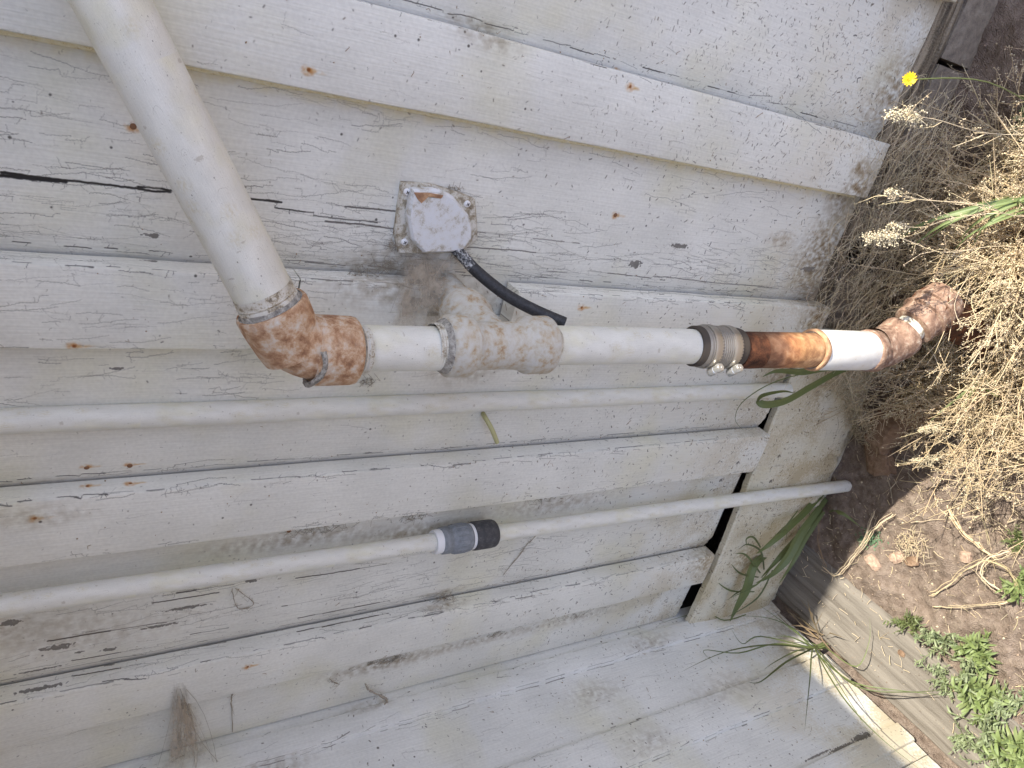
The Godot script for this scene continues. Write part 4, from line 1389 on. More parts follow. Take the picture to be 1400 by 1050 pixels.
# a sprawling dry weed: wiry stems, forked, hung with small round pods
func dry_shapes(height: float, lean: float, pods: bool) -> Array:
	var stems := MB.new()
	var heads := MB.new()
	for i in rng.randi_range(4, 6):
		var a := rng.randf() * TAU
		var out := Vector3(cos(a), 0, sin(a))
		var top := out * lean * rng.randf_range(0.3, 1.2) + Vector3.UP
		var h := height * rng.randf_range(0.7, 1.2)
		var pts := []
		var bow := rv(0.012)
		for k in 7:
			var t := k / 6.0
			pts.append(top * h * t + out * 0.02 * t * t + bow * sin(PI * t) + rv(0.0015))
		stems.tint = shade_of()
		tube(stems, pts, [0.0011, 0.0010, 0.0009, 0.0008, 0.0007, 0.0006, 0.0004], 4, false)
		for j in rng.randi_range(6, 9):
			var t := rng.randf_range(0.25, 0.98)
			var p: Vector3 = (pts[int(t * 6)] as Vector3).lerp(pts[mini(int(t * 6) + 1, 6)], fposmod(t * 6.0, 1.0))
			var d := (top.normalized() + rv(0.9)).normalized()
			var ln := rng.randf_range(0.02, 0.05)
			var bend := rv(0.008)
			var br := [p, p + d * ln * 0.4 + bend * 0.6, p + d * ln * 0.75 + bend, p + d * ln + bend * 0.6 + Vector3.UP * 0.004]
			stems.tint = shade_of()
			tube(stems, br, [0.0005, 0.0005, 0.0004, 0.0003], 3, false)
			if pods:
				for q in rng.randi_range(5, 9):
					var s := rng.randf_range(0.2, 1.0)
					var at: Vector3 = (br[int(s * 2.99)] as Vector3).lerp(br[int(s * 2.99) + 1], fposmod(s * 2.99, 1.0))
					var e := rv(1.0).normalized() * rng.randf_range(0.002, 0.0045)
					tube(stems, [at, at + e], [0.00022], 3, false)
					heads.tint = shade_of(0.7, 1.3)
					octa(heads, at + e, rng.randf_range(0.0009, 0.0018), 0.55)
	return [stems.mesh(), heads.mesh()]


func shaped(called: String, mesh: Mesh, mat: Material, parent: Node3D, kind := "") -> MeshInstance3D:
	var o := MeshInstance3D.new()
	o.name = called
	o.mesh = mesh
	o.material_override = mat
	parent.add_child(o, true)
	if kind:
		o.set_meta("kind", kind)
	return o


func copy_of(o: Node3D, called: String, at: Vector3, turn: float, size: float) -> Node3D:
	var c: Node3D = o.duplicate()
	c.name = numbered(called)
	add_child(c, true)
	c.position = at
	c.rotation = Vector3(0, turn, 0)
	c.scale = Vector3.ONE * size
	return c


func build_weeds() -> void:
	# grit and crumbs of soil
	var mb := MB.new()
	octa(mb, Vector3.ZERO, 1.0, 0.75)
	var mmesh := MultiMesh.new()
	mmesh.transform_format = MultiMesh.TRANSFORM_3D
	mmesh.use_colors = true
	mmesh.mesh = mb.mesh()
	var n := 9000
	mmesh.instance_count = n
	for i in n:
		var x := rng.randf_range(-1.06, 0.4)
		var z := rng.randf_range(-0.02, 0.75)
		var r := 0.0006 + 0.0030 * pow(rng.randf(), 5.0)
		if x < -0.905:
			r = minf(r, 0.0016)
			if rng.randf() < 0.6: x += 0.2
		var y := ground_y(x, z) + r * 0.2
		if x < -0.905: y = -1.529
		var b := Basis.from_euler(rv(3.0)).scaled(Vector3(r, r, r) * Vector3(rng.randf_range(0.6, 1.4), 1, 1))
		mmesh.set_instance_transform(i, Transform3D(b, Vector3(x, y, z)))
		mmesh.set_instance_color(i, Color(0.22, 0.165, 0.125) * rng.randf_range(0.6, 1.5) if rng.randf() < 0.80 else Color(0.55, 0.47, 0.34))
	var gm := MultiMeshInstance3D.new()
	gm.name = "soil_grit"
	gm.multimesh = mmesh
	var gmat := plain(Color(1, 1, 1), 0.95)
	gmat.vertex_color_use_as_albedo = true
	gm.material_override = gmat
	gm.set_meta("kind", "stuff")
	gm.set_meta("label", "crumbs of soil and grit strewn over the bare ground")
	gm.set_meta("category", "grit")
	add_child(gm)

	# cut straw and chaff on the ground
	mb = MB.new()
	for i in 1500:
		var x := rng.randf_range(-0.66, 0.35)
		var z := 0.10 + 0.5 * rng.randf()
		var l := rng.randf_range(0.012, 0.06)
		if i % 5 == 0:
			x = rng.randf_range(-0.93 if i % 10 == 0 else -1.0, -0.6)
			z = rng.randf_range(0.0, 0.6)
			l *= 0.4
		var a := rng.randf() * TAU
		var d := Vector3(cos(a), rng.randf_range(-0.1, 0.35), sin(a))
		var p := Vector3(x, maxf(ground_y(x, z), -1.527 if x < -0.905 else -9.0) + rng.randf_range(0.0, 0.012 if x > -0.62 else 0.001), z)
		mb.tint = shade_of(0.7, 1.25)
		tube(mb, [p, p + d * l * 0.5 + rv(l * 0.1), p + d * l], [rng.randf_range(0.0003, 0.0009)], 3, false)
	for i in 90:    # long loose straws over the buried fitting
		var x := rng.randf_range(-0.42, 0.05)
		var z := rng.randf_range(0.17, 0.34)
		var p := Vector3(x, ground_y(x, z) + rng.randf_range(0.0, 0.05), z)
		var a := rng.randf_range(1.9, 4.4)
		var d := Vector3(cos(a), rng.randf_range(0.1, 0.9), sin(a) * 0.6).normalized()
		var l := rng.randf_range(0.07, 0.17)
		mb.tint = shade_of(0.8, 1.2)
		tube(mb, smooth([p, p + d * l * 0.4 + Vector3(0, 0.012, 0) + rv(0.012), p + d * l * 0.75 + rv(0.012), p + d * l + Vector3(0, -0.02, 0)], 4), [0.0008, 0.0008, 0.0007, 0.0006, 0.0005], 4, false)
	var st := part("straw_litter", mb, M.dry_c, self, "stuff")
	st.set_meta("label", "broken dry straw and chaff lying over the soil")
	st.set_meta("category", "straw")

	# a matted tangle of dead grass against the foot of the wall
	mb = MB.new()
	for i in 1500:
		var u := rng.randf()
		var x := lerpf(-0.42, 0.06, u) + rng.randfn() * 0.02
		var y := -1.27 + 0.05 * u + rng.randfn() * 0.045
		var z := 0.012 + absf(rng.randfn()) * 0.03 + maxf(0.0, -1.22 - y) * 0.6
		var a := rng.randf() * TAU
		var d := Vector3(cos(a), sin(a) * 0.9, 0.25 * rng.randf_range(-1, 1))
		var l := rng.randf_range(0.02, 0.08)
		var bend := rv(0.012)
		bend.z *= 0.4
		var p := Vector3(x, y, z)
		mb.tint = shade_of(0.6, 1.2)
		tube(mb, [p - d * l * 0.5, p - d * l * 0.2 + bend, p + d * l * 0.2 + bend, p + d * l * 0.5], [0.0003, 0.0004, 0.0004, 0.0002], 3, false)
	for i in 500:
		var x := rng.randf_range(-0.60, -0.34)
		var z := rng.randf_range(0.015, 0.09)
		var p := Vector3(x, lerpf(-1.53, -1.36, smoothstep(-0.66, -0.36, x)) + rng.randf() * 0.10 * smoothstep(-0.62, -0.4, x), z)
		var d := rv(1.0).normalized()
		d.y *= 0.5
		var l := rng.randf_range(0.02, 0.06)
		mb.tint = shade_of(0.5, 1.0)
		tube(mb, [p - d * l * 0.5, p + rv(0.008), p + d * l * 0.5], [0.0004], 3, false)
	st = part("dead_grass_mat", mb, M.dry_c, self, "stuff")
	st.set_meta("label", "matted brown dead grass caught against the foot of the white wall")
	st.set_meta("category", "dry grass")

	# sprawling dry weeds, most of them past the line where the sun comes down
	var kinds := []
	for i in 7:
		var sh := dry_shapes(rng.randf_range(0.08, 0.14), rng.randf_range(0.7, 1.4), true)
		var o := thing("dry_weed", "sprawling tan dry weed with wiry forked stems, one of the sunlit tangle", "dry weed", Vector3.ZERO, "dry weeds tangled in the sun beside the wall")
		shaped("stems", sh[0], [M.dry_a, M.dry_c, M.dry_a][i % 3], o)
		shaped("seed_pods", sh[1], [M.pod, M.dry_c, M.cream][i % 3], o, "stuff")
		kinds.append(o)
	var first := 0
	for i in 250:
		var x := rng.randf_range(-0.475, 0.36)
		var z := 0.205 + 0.34 * pow(rng.randf(), 1.2)
		if x < -0.38:
			z += 0.05
		z += 0.10 * smoothstep(-0.05, -0.3, -absf(x + 0.2)) * rng.randf()
		if i > 120:
			x = rng.randf_range(-0.41, 0.10)
			z = rng.randf_range(0.06, 0.21)
		if i > 185:
			x = rng.randf_range(-0.42, 0.12)
			z = rng.randf_range(0.20, 0.30)
		if absf(x + 0.28) < 0.06 and z < 0.235 and z > 0.12:
			continue
		if x > 0.06 and (i % 3 == 0 and z < 0.2 or z < 0.13):
			continue
		var at := Vector3(x, ground_y(x, z) - 0.003, z)
		var size := rng.randf_range(0.7, 1.15)
		if first < kinds.size():
			kinds[first].position = at
			kinds[first].rotation.y = rng.randf() * TAU
			first += 1
		else:
			var w := copy_of(kinds[i % kinds.size()], "dry_weed", at, rng.randf() * TAU, size)
			if x > 0.02:
				w.set_meta("label", "dry brown weed with wiry stems in the tangle at the upper right edge")
				w.set_meta("group", "dry weeds at the upper right edge")
			elif z < 0.17:
				w.set_meta("label", "shaded dry weed close under the wall beside the buried pipe fitting")
				w.set_meta("group", "shaded dry weeds under the wall")
			elif x < -0.36:
				w.set_meta("label", "tan dry weed at the bare soil's edge, left of the pipe fitting's tangle")
				w.set_meta("group", "dry weeds bordering the bare soil")

	# taller stalks with pale fluffy heads that catch the light
	var heads := [
		[[-131, -971, 200], [-0.10, 0.24], 0.030, "pale cream seed head standing out brightest against the dark hole under the sill"],
		[[20, -900, 198], [0.05, 0.26], 0.026, "cream seed head on a dry stalk just below the yellow flower"],
		[[-69, -956, 200], [-0.04, 0.27], 0.012, "small pale seed head between the two large cream ones"],
		[[-455, -1360, 215], [-0.40, 0.30], 0.020, "upper of the two pale seed heads over the dark soil left of the drain pipe"],
		[[-524, -1394, 220], [-0.45, 0.32], 0.022, "lower of the two pale seed heads over the dark soil left of the drain pipe"],
		[[-110, -1010, 195], [-0.06, 0.26], 0.012, "thin pale seed head close below the drain pipe's buried fitting"]]
	for h in heads:
		var tip := mm(h[0])
		var root := Vector3(h[1][0], ground_y(h[1][0], h[1][1]), h[1][1])
		var o := thing("seed_stalk", h[3], "seed head", root)
		mb = MB.new()
		var line := smooth([root, root.lerp(tip, 0.3) + rv(0.016), root.lerp(tip, 0.6) + rv(0.016), root.lerp(tip, 0.85) + rv(0.006), tip], 5)
		mb.tint = Color(1, 1, 1)
		tube(mb, line, [0.0009, 0.0009, 0.0008, 0.0008, 0.0007, 0.0007, 0.0006, 0.0005], 5, false)
		for i in 16:
			var p: Vector3 = line[rng.randi_range(4, line.size() - 3)]
			var e: Vector3 = ((line[-1] - line[-6]).normalized() + rv(0.9)).normalized()
			var ln := rng.randf_range(0.02, 0.055)
			mb.tint = shade_of(0.7, 1.1)
			tube(mb, [p, p + e * ln * 0.5 + rv(0.006), p + e * ln], [0.0006, 0.0005, 0.0003], 3, false)
			for k in 5:
				octa(mb, p + e * ln * rng.randf_range(0.4, 1.0) + rv(0.003), 0.0012, 0.6)
		part("stalk", mb, M.dry_c, o)
		mb = MB.new()
		var d: Vector3 = (line[-1] - line[-4]).normalized()
		for i in int(h[2] * 14000.0):
			var t := rng.randf()
			var p: Vector3 = tip + d * (t - 0.75) * h[2] * 2.0 + rv(1.0).normalized() * rng.randf() * h[2] * 0.6 * (1.15 - 0.6 * t)
			mb.tint = shade_of(0.8, 1.2)
			octa(mb, p, rng.randf_range(0.0008, 0.0019), 0.6)
			if i % 4 == 0:
				tube(mb, [tip + d * (t - 0.8) * h[2] * 1.8, p], [0.00025], 3, false)
		part("seeds", mb, M.cream, o, "stuff")

	# the one yellow flower
	var fl := mm([62, -893, 200])
	var root := Vector3(0.10, ground_y(0.10, 0.27), 0.27)
	var o := thing("yellow_flower", "single bright yellow daisy-like flower in front of the wall, upper right", "flower", root)
	mb = MB.new()
	tube(mb, smooth([root, root.lerp(fl, 0.35) + Vector3(-0.012, 0.0, 0.0), root.lerp(fl, 0.75) + Vector3(0.014, 0.0, 0.008), fl - Vector3(0, 0.004, 0.002)], 6), [0.0008], 6, false)
	part("stem", mb, M.green, o)
	mb = MB.new()
	var face := Vector3(0.15, 0.75, 0.62).normalized()
	var ex := face.cross(Vector3.RIGHT).normalized()
	var ey := face.cross(ex)
	for i in 30:
		var a := TAU * i / 30.0 + rng.randf_range(-0.08, 0.08)
		var d := (ex * cos(a) + ey * sin(a) + face * rng.randf_range(0.05, 0.5)).normalized()
		blade(mb, [fl, fl + d * 0.0045, fl + d * (0.0085 if i % 2 == 0 else 0.0065)], 0.0028, face, 0.1, 0.5, 0.6)
	part("petals", mb, M.yellow, o)
	mb = MB.new()
	for i in 60:
		octa(mb, fl + face * 0.0015 + (ex * rng.randfn() + ey * rng.randfn()) * 0.0014, 0.0006, 1.0)
	part("flower_centre", mb, M.yellow, o, "stuff")

	# broad grass in the corner: every blade a piece of its own
	var gr := thing("broad_grass", "dark green broad-bladed grass growing in the shaded corner by the kick board", "grass", Vector3(-0.80, -1.53, 0.04))
	var bl := [
		[[[-745, -1530, 20], [-779, -1443, 45], [-797, -1356, 70], [-825, -1302, 80], [-856, -1293, 70]], 0.018], [[[-770, -1528, 30], [-825, -1441, 60], [-874, -1400, 80], [-921, -1372, 80], [-963, -1364, 60]], 0.020],
		[[[-800, -1528, 35], [-863, -1422, 60], [-895, -1380, 70], [-950, -1374, 60]], 0.014], [[[-900, -1430, 30], [-909, -1341, 50], [-961, -1320, 70], [-1020, -1319, 70], [-1075, -1340, 60]], 0.020],
		[[[-800, -1528, 40], [-850, -1470, 60], [-900, -1430, 80], [-960, -1420, 80]], 0.012], [[[-790, -1528, 50], [-760, -1480, 80], [-745, -1470, 110], [-760, -1500, 140]], 0.010]]
	for b in bl:
		mb = MB.new()
		mb.tint = shade_of(0.8, 1.15)
		blade(mb, smooth(path(b[0]), 5), b[1], Vector3(0.3, 0.5, 0.8), 0.3, 0.05, 0.6)
		part("blade", mb, M.green, gr)
	for l in [[[-760, -1380, 40], [-806, -1338, 50], [-785, -1319, 60], [-782, -1336, 60], [-843, -1378, 50]], [[-935, -1385, 30], [-861, -1319, 40], [-831, -1259, 40], [-852, -1254, 30]], [[-944, -1378, 30], [-863, -1273, 40], [-863, -1248, 30]], [[-956, -1379, 30], [-917, -1286, 40], [-904, -1269, 20]], [[-979, -1385, 30], [-976, -1311, 40], [-1022, -1320, 20]], [[-989, -1373, 40], [-978, -1298, 30], [-960, -1261, 10]], [[-861, -1330, 30], [-813, -1267, 40], [-815, -1246, 40], [-853, -1282, 30]], [[-930, -1400, 40], [-985, -1360, 60], [-1040, -1300, 50]], [[-925, -1390, 40], [-940, -1330, 60], [-990, -1290, 40]]]:
		mb = MB.new()
		mb.tint = shade_of(0.55, 0.95)
		blade(mb, smooth(path(l).map(func(v): return v + Vector3(0, 0, 0.022)), 5), 0.0045, Vector3(0.2, 0.4, 0.9), 0.2, 0.05, 0.7)
		part("blade", mb, M.green, gr)

	gr = thing("thin_grass", "tuft of thin green grass at the foot of the side wall, straggling over plank and paint", "grass", Vector3(-1.06, -1.49, 0.195))
	for l in [[[-1060, -1472, 194], [-1050, -1348, 159], [-1060, -1234, 138], [-1070, -1107, 144]], [[-1060, -1472, 194], [-1040, -1357, 168], [-1050, -1256, 156], [-1070, -1201, 113], [-1070, -1199, 152]], [[-1060, -1472, 194], [-1040, -1339, 215], [-1050, -1245, 231], [-1070, -1237, 211]], [[-1060, -1472, 194], [-1030, -1340, 274], [-1060, -1251, 349]], [[-1060, -1474, 199], [-1030, -1380, 325], [-1020, -1357, 425], [-1020, -1375, 513]], [[-1060, -1474, 199], [-1030, -1408, 285], [-1030, -1354, 415]], [[-1050, -1456, 208], [-1000, -1393, 318], [-960, -1417, 385], [-930, -1500, 453]], [[-1050, -1466, 206], [-1000, -1396, 334], [-950, -1449, 410], [-930, -1519, 438]], [[-1060, -1470, 191], [-1050, -1458, 141], [-1040, -1406, 102], [-1050, -1333, 65]], [[-1060, -1470, 191], [-1030, -1326, 147], [-1050, -1287, 138], [-1060, -1307, 89]], [[-1040, -1480, 220], [-1015, -1470, 290], [-965, -1500, 275], [-930, -1520, 243]], [[-1060, -1383, 64], [-1070, -1322, 56], [-1070, -1284, 20], [-1070, -1147, 20]], [[-1060, -1472, 194], [-1030, -1381, 205], [-1020, -1287, 218], [-1050, -1281, 209]], [[-1060, -1481, 183], [-1040, -1435, 122], [-1040, -1417, 57]], [[-1062, -1480, 190], [-1045, -1420, 160], [-1040, -1370, 150]], [[-1062, -1480, 190], [-1030, -1430, 180], [-1010, -1390, 140]]]:
		mb = MB.new()
		mb.tint = shade_of(0.6, 1.1)
		var foot := Vector3(-1.063, -1.515, 0.195) + rv(0.008)
		var line := path(l)
		if (line[0] as Vector3).y < -1.45:
			line.push_front(foot)
		blade(mb, smooth(line, 5), rng.randf_range(0.0024, 0.0040), Vector3(0.8, 0.5, 0.2), 0.3, 0.05, 0.8)
		part("blade", mb, M.green, gr)
	for i in 9:     # dead lower blades
		mb = MB.new()
		var foot := Vector3(-1.055, -1.515, 0.18) + rv(0.012)
		var d := Vector3(rng.randf_range(0.0, 0.5), rng.randf_range(0.1, 0.6), rng.randf_range(-1.0, 0.4)).normalized()
		mb.tint = shade_of(0.2, 0.4)
		blade(mb, [foot, foot + d * 0.05 + rv(0.01), foot + d * 0.10 + rv(0.015) - Vector3(0, 0.02, 0)], 0.003, Vector3(0.7, 0.6, 0.3), 0.2, 0.1, 0.8)
		part("dead_blade", mb, M.dry_b, gr)

	gr = thing("folded_grass", "green grass growing up behind the white sleeve of the drain pipe, one blade folded over", "grass", Vector3(-0.40, -1.36, 0.07))
	for b in [[[[-395, -1370, 70], [-400, -1251, 85], [-423, -1156, 100], [-444, -1087, 110], [-451, -1039, 110], [-450, -1027, 100], [-448, -1055, 85], [-451, -1128, 70], [-462, -1177, 60]], 0.013], [[[-385, -1370, 80], [-386, -1240, 95], [-388, -1162, 100], [-389, -1090, 110], [-384, -1018, 115], [-398, -1000, 108]], 0.013], [[[-400, -1360, 60], [-440, -1170, 40], [-488, -1094, 30], [-537, -1101, 20], [-569, -1146, 18]], 0.0022]]:
		mb = MB.new()
		mb.tint = shade_of(1.0, 1.3)
		blade(mb, smooth(path(b[0]), 5), b[1], Vector3(0.25, 0.2, 0.95), 0.3, 0.08, 0.7)
		part("blade", mb, M.green, gr)

	gr = thing("arching_grass", "bright green arching grass in the sun at the right, near the dark gap under the sill", "grass", Vector3(-0.02, -1.36, 0.25))
	for i in 12:
		var a := rng.randf_range(-2.6, 0.6)
		var out := Vector3(sin(a) * 0.6, 0, cos(a) * 0.5 - 0.55)
		var foot := Vector3(-0.02, -1.36, 0.25) + rv(0.012)
		var l := rng.randf_range(0.12, 0.22)
		mb = MB.new()
		mb.tint = shade_of(0.8, 1.3)
		blade(mb, smooth([foot, foot + Vector3.UP * l * 0.6 + out * l * 0.25, foot + Vector3.UP * l * 0.85 + out * l * 0.7, foot + Vector3.UP * l * 0.7 + out * l * 1.15], 4), rng.randf_range(0.004, 0.007), Vector3(0.2, 0.7, 0.6), 0.3, 0.05, 0.7)
		part("blade", mb, M.lime, gr)
	for g in [[-0.335, 0.24, -0.50, 0.17, "long single green grass blade pointing out of the dry tangle"]]:
		o = thing("grass_blade", g[4], "grass", Vector3(g[0], ground_y(g[0], g[1]), g[1]))
		for k in 3:
			mb = MB.new()
			var foot := Vector3(g[0] + 0.01 * k, ground_y(g[0], g[1]), g[1] + 0.01 * k)
			mb.tint = shade_of(0.8, 1.1)
			blade(mb, smooth([foot, foot + Vector3(-0.03, 0.07, -0.01), foot + Vector3(-0.11 + 0.04 * k, 0.10, -0.03 + 0.03 * k)], 5), 0.006, Vector3.UP, 0.3, 0.04, 0.8)
			part("blade", mb, M.green, o)

	# low leafy weeds in the sun at the lower right
	var bushes := []
	for i in 4:
		o = thing("leafy_weed", "", "weed", Vector3.ZERO, "low green weeds along the timber plank")
		var stems := MB.new()
		var leaves := MB.new()
		for s in 15:
			var a := rng.randf() * TAU
			var d := Vector3(cos(a), rng.randf_range(0.5, 2.0), sin(a)).normalized()
			var l := rng.randf_range(0.035, 0.075)
			var line := [Vector3.ZERO, d * l * 0.5 + rv(0.004), d * l + rv(0.006) + Vector3(0, -0.004, 0)]
			stems.tint = shade_of()
			tube(stems, line, [0.0009, 0.0007, 0.0005], 4, false)
			for k in rng.randi_range(15, 22):
				var t := rng.randf_range(0.15, 1.0)
				var p: Vector3 = (line[0] as Vector3).lerp(line[1], t * 2.0) if t < 0.5 else (line[1] as Vector3).lerp(line[2], t * 2.0 - 1.0)
				var e := (d * 0.5 + rv(1.0) + Vector3(0, 0.25, 0)).normalized()
				var ln := rng.randf_range(0.007, 0.017) if i != 2 else rng.randf_range(0.014, 0.030)
				leaves.tint = shade_of(0.6, 1.25)
				blade(leaves, [p, p + e * ln * 0.4 + Vector3(0, ln * 0.06, 0), p + e * ln * 0.75, p + e * ln - Vector3(0, ln * 0.15, 0)], ln * rng.randf_range(0.17, 0.30), (Vector3.UP + rv(0.5)).normalized(), 0.25, 0.1, 0.45)
		shaped("stems", stems.mesh(), M.lime, o)
		shaped("leaves", leaves.mesh(), [M.sage, M.sage, M.lime, M.green][i], o, "stuff")
		bushes.append(o)
	var spots := [
		[-0.880, 0.315, 0.8, 3, "small green weed nearest the soil at the top end of the weedy strip"], [-0.865, 0.375, 1.0, 0, "grey-green weed with small leaves over the plank edge, second in the strip"],
		[-0.880, 0.435, 1.1, 1, "bushy grey-green weed in the middle of the strip beside the plank"], [-0.840, 0.435, 0.9, 2, "brighter green weed with longer leaves on the soil side of the strip"],
		[-0.925, 0.415, 0.8, 0, "low grey-green weed spreading onto the timber plank"], [-0.905, 0.500, 1.1, 2, "long-leaved green weed near the lower right corner, beside the plank"],
		[-0.950, 0.520, 1.1, 1, "dense grey-green weed in the lower right corner"], [-0.985, 0.560, 1.1, 0, "low weed at the bottom edge over the end of the plank"],
		[-0.870, 0.540, 1.0, 1, "grey-green weed at the lower right edge, on bare soil"], [-0.930, 0.600, 1.1, 2, "long-leaved weed at the very corner of the picture"], [-1.000, 0.495, 0.7, 1, "small weed rooted in the gap between plank and side wall"],
		[-0.665, 0.430, 0.7, 2, "lone green weed at the right edge, halfway down the bare soil"], [-0.600, 0.385, 0.6, 3, "small dark green weed where soil and dry tangle meet"], [0.06, 0.19, 0.9, 2, "green weed at the right edge above the arching grass"], [0.0, 0.20, 0.7, 3, "small green weed beside the arching grass"], [0.075, 0.165, 1.1, 2, "pale green leafy weed in the upper right corner above the dry tangle"]]
	for i in spots.size():
		var s = spots[i]
		var at := Vector3(s[0], maxf(ground_y(s[0], s[1]), -1.530 if s[0] < -0.905 else -9.0), s[1])
		var b: Node3D = bushes[s[3]]
		if b.get_meta("label") == "":
			b.position = at
			b.scale = Vector3.ONE * s[2]
			b.rotation.y = rng.randf() * TAU
		else:
			b = copy_of(b, "leafy_weed", at, rng.randf() * TAU, s[2])
		b.set_meta("label", s[4])

	# a patch of small blue-green leaves half in the shadow
	o = thing("creeping_weed", "patch of small blue-green creeping leaves on the shadow's edge", "weed", Vector3(-0.79, -1.535, 0.15))
	mb = MB.new()
	for i in 150:
		var p := Vector3(-0.79 + rng.randfn() * 0.011, 0, 0.152 + rng.randfn() * 0.011)
		p.y = ground_y(p.x, p.z) + rng.randf() * 0.007
		var e := rv(1.0)
		e.y *= 0.3
		mb.tint = shade_of(0.7, 1.2)
		blade(mb, [p, p + e.normalized() * 0.0025, p + e.normalized() * 0.005], 0.0035, Vector3.UP, 0.2, 0.4, 0.6)
	part("leaves", mb, M.teal, o, "stuff")

	# single straws and roots on the bare soil
	for s in [
		[[[-912, -1524, 103], [-908, -1518, 135], [-880, -1520, 146], [-840, -1516, 152], [-790, -1514, 160], [-757, -1516, 160], [-700, -1522, 178]], 0.0019, "dry_c", "long curved yellow straw lying from the plank across the shadow's edge"],
		[[[-830, -1522, 150], [-800, -1512, 158], [-750, -1515, 150], [-720, -1524, 140]], 0.0014, "dry_c", "shorter yellow straw crossing the long curved one"],
		[[[-617, -1520, 258], [-640, -1514, 300], [-650, -1522, 345], [-656, -1528, 372]], 0.0030, "dry_a", "split tan stalk lying on bare soil between dry tangle and leafy weeds"],
		[[[-700, -1526, 420], [-690, -1505, 380], [-655, -1500, 372], [-620, -1510, 392]], 0.0022, "dry_c", "arched straw of the uprooted clump at the right edge"],
		[[[-655, -1496, 372], [-700, -1512, 350], [-745, -1524, 338], [-800, -1531, 318]], 0.0022, "dry_c", "root-like straw reaching from the uprooted clump towards the plank"],
		[[[-655, -1496, 372], [-650, -1505, 400], [-668, -1520, 425], [-700, -1528, 440]], 0.0016, "dry_a", "short straw bending down from the uprooted clump"],
		[[[-820, -1532, 330], [-780, -1520, 372], [-735, -1515, 412], [-700, -1522, 440]], 0.0016, "dry_c", "pale straw slanting over the soil above the leafy weeds"],
		[[[-905, -1520, 112], [-870, -1508, 80], [-830, -1515, 50], [-800, -1522, 40]], 0.0010, "husk", "dark dead stalk standing in the shadow by the corner"]]:
		o = thing("straw_stalk", s[3], "straw", path(s[0])[0])
		mb = MB.new()
		mb.tint = shade_of(0.9, 1.15)
		var line0 := smooth(path(s[0]), 5)
		for q in line0.size():
			line0[q] += rv(0.0012)
		tube(mb, line0, [s[1] * 0.5, s[1] * 0.7, s[1] * 0.62, s[1] * 0.72, s[1] * 0.6, s[1] * 0.66, s[1] * 0.5], 7)
		for q in 2:     # thinner strands that run beside it
			var off := rv(0.006)
			tube(mb, line0.slice(q * 3).map(func(v): return v + off + Vector3(0, 0.002, 0) + rv(0.0015)), [s[1] * 0.28], 4, false)
		part("stalk", mb, M[s[2]], o)
		mb = MB.new()
		for i in 18:
			var line := path(s[0])
			var k := rng.randi() % (line.size() - 1)
			var p: Vector3 = (line[k] as Vector3).lerp(line[k + 1], rng.randf())
			var d := rv(1.0).normalized()
			d.y = absf(d.y) * 0.4
			mb.tint = shade_of(0.7, 1.2)
			tube(mb, [p, p + d * rng.randf_range(0.006, 0.02)], [0.0004, 0.0002], 3, false)
		part("fibres", mb, M[s[2]], o, "stuff")
	o = thing("straw_tuft", "small tuft of crumpled tan straw on the soil just past the shadow", "straw", Vector3(-0.735, -1.535, 0.235))
	mb = MB.new()
	for i in 130:
		var p := Vector3(-0.735 + rng.randfn() * 0.018, -1.530 + rng.randf() * 0.010, 0.235 + rng.randfn() * 0.014)
		var d := rv(1.0)
		d.y *= 0.3
		mb.tint = shade_of(0.75, 1.2)
		tube(mb, [p, p + d * 0.01 + rv(0.003), p + d * 0.022], [0.0006, 0.0005, 0.0003], 3, false)
	part("straws", mb, M.dry_c, o, "stuff")

	# stones and broken brick
	for s in [
		[[-0.7885, 0.2180], [0.016, 0.007, 0.012], "stone", "flat reddish stone lying alone on the bare soil"], [[-0.828, 0.186], [0.019, 0.008, 0.012], "stone", "flat grey-brown stone beside the curved yellow straw"],
		[[-0.772, 0.250], [0.015, 0.005, 0.011], "brick", "thin brick-red chip on the bare soil"], [[-0.690, 0.330], [0.012, 0.007, 0.010], "stone", "small stone that throws a dark shadow near the split stalk"],
		[[-0.952, 0.330], [0.008, 0.003, 0.006], "brick", "tiny red chip lying on the timber plank"], [[-0.545, 0.085], [0.055, 0.030, 0.034], "brick", "broken brown brick half buried in shade below the drain pipe"],
		[[-0.620, 0.090], [0.040, 0.018, 0.030], "brick", "smaller brown brick piece in shade beside the kick board"], [[-0.485, 0.120], [0.045, 0.030, 0.03], "brick", "brown brick piece under the lower elbow of the drain pipe"], [[0.02, 0.24], [0.03, 0.016, 0.022], "stone", "grey stone among the dry weeds at the right edge"]]:
		var at := Vector3(s[0][0], maxf(ground_y(s[0][0], s[0][1]), -1.530 if s[0][0] < -0.905 else -9.0), s[0][1])
		var size := Vector3(s[1][0], s[1][1], s[1][2])
		mb = MB.new()
		pebble(mb, at + Vector3(0, size.y * 0.35, 0), size, rng.randf() * TAU)
		o = part("stone" if s[2] == "stone" else "brick_piece", mb, M[s[2]], self)
		o.name = numbered("stone" if s[2] == "stone" else "brick_piece")
		o.set_meta("label", s[3])
		o.set_meta("category", "stone" if s[2] == "stone" else "brick")


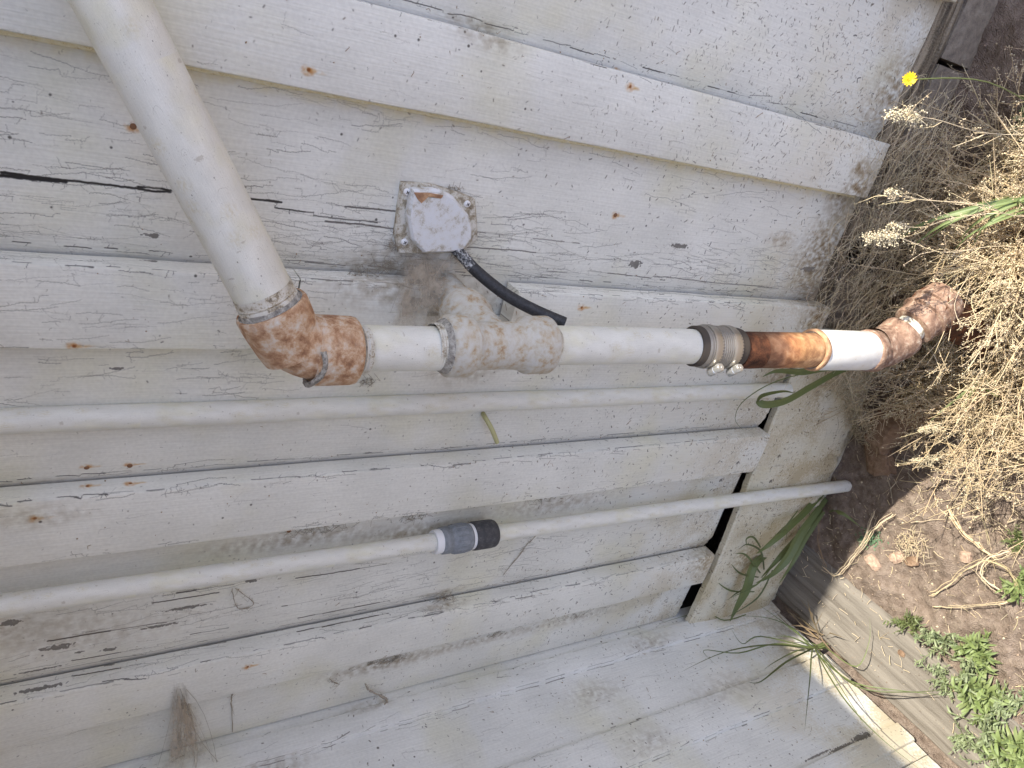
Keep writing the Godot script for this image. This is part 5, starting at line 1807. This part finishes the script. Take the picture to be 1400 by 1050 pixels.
func pebble(mb: MB, at: Vector3, size: Vector3, turn: float) -> void:
	var rows := 10
	var cols := 16
	var g := []
	for i in rows + 1:
		var row := []
		for j in cols + 1:
			var a := PI * i / rows
			var b := TAU * (j % cols) / cols
			var d := Vector3(sin(a) * cos(b), cos(a), sin(a) * sin(b))
			var q := Vector3(signf(d.x) * pow(absf(d.x), 0.65), signf(d.y) * pow(absf(d.y), 0.65), signf(d.z) * pow(absf(d.z), 0.65))
			var k := 1.0 + 0.35 * relief.get_noise_3dv(d * 3.0 + at * 100.0)
			row.append((q * size * k).rotated(Vector3.UP, turn) + at)
		g.append(row)
	for i in rows:
		for j in cols:
			var c: Vector3 = (g[i][j] + g[i + 1][j + 1]) * 0.5 - at
			mb.flat(g[i][j], g[i][j + 1], g[i + 1][j + 1], g[i + 1][j], c)
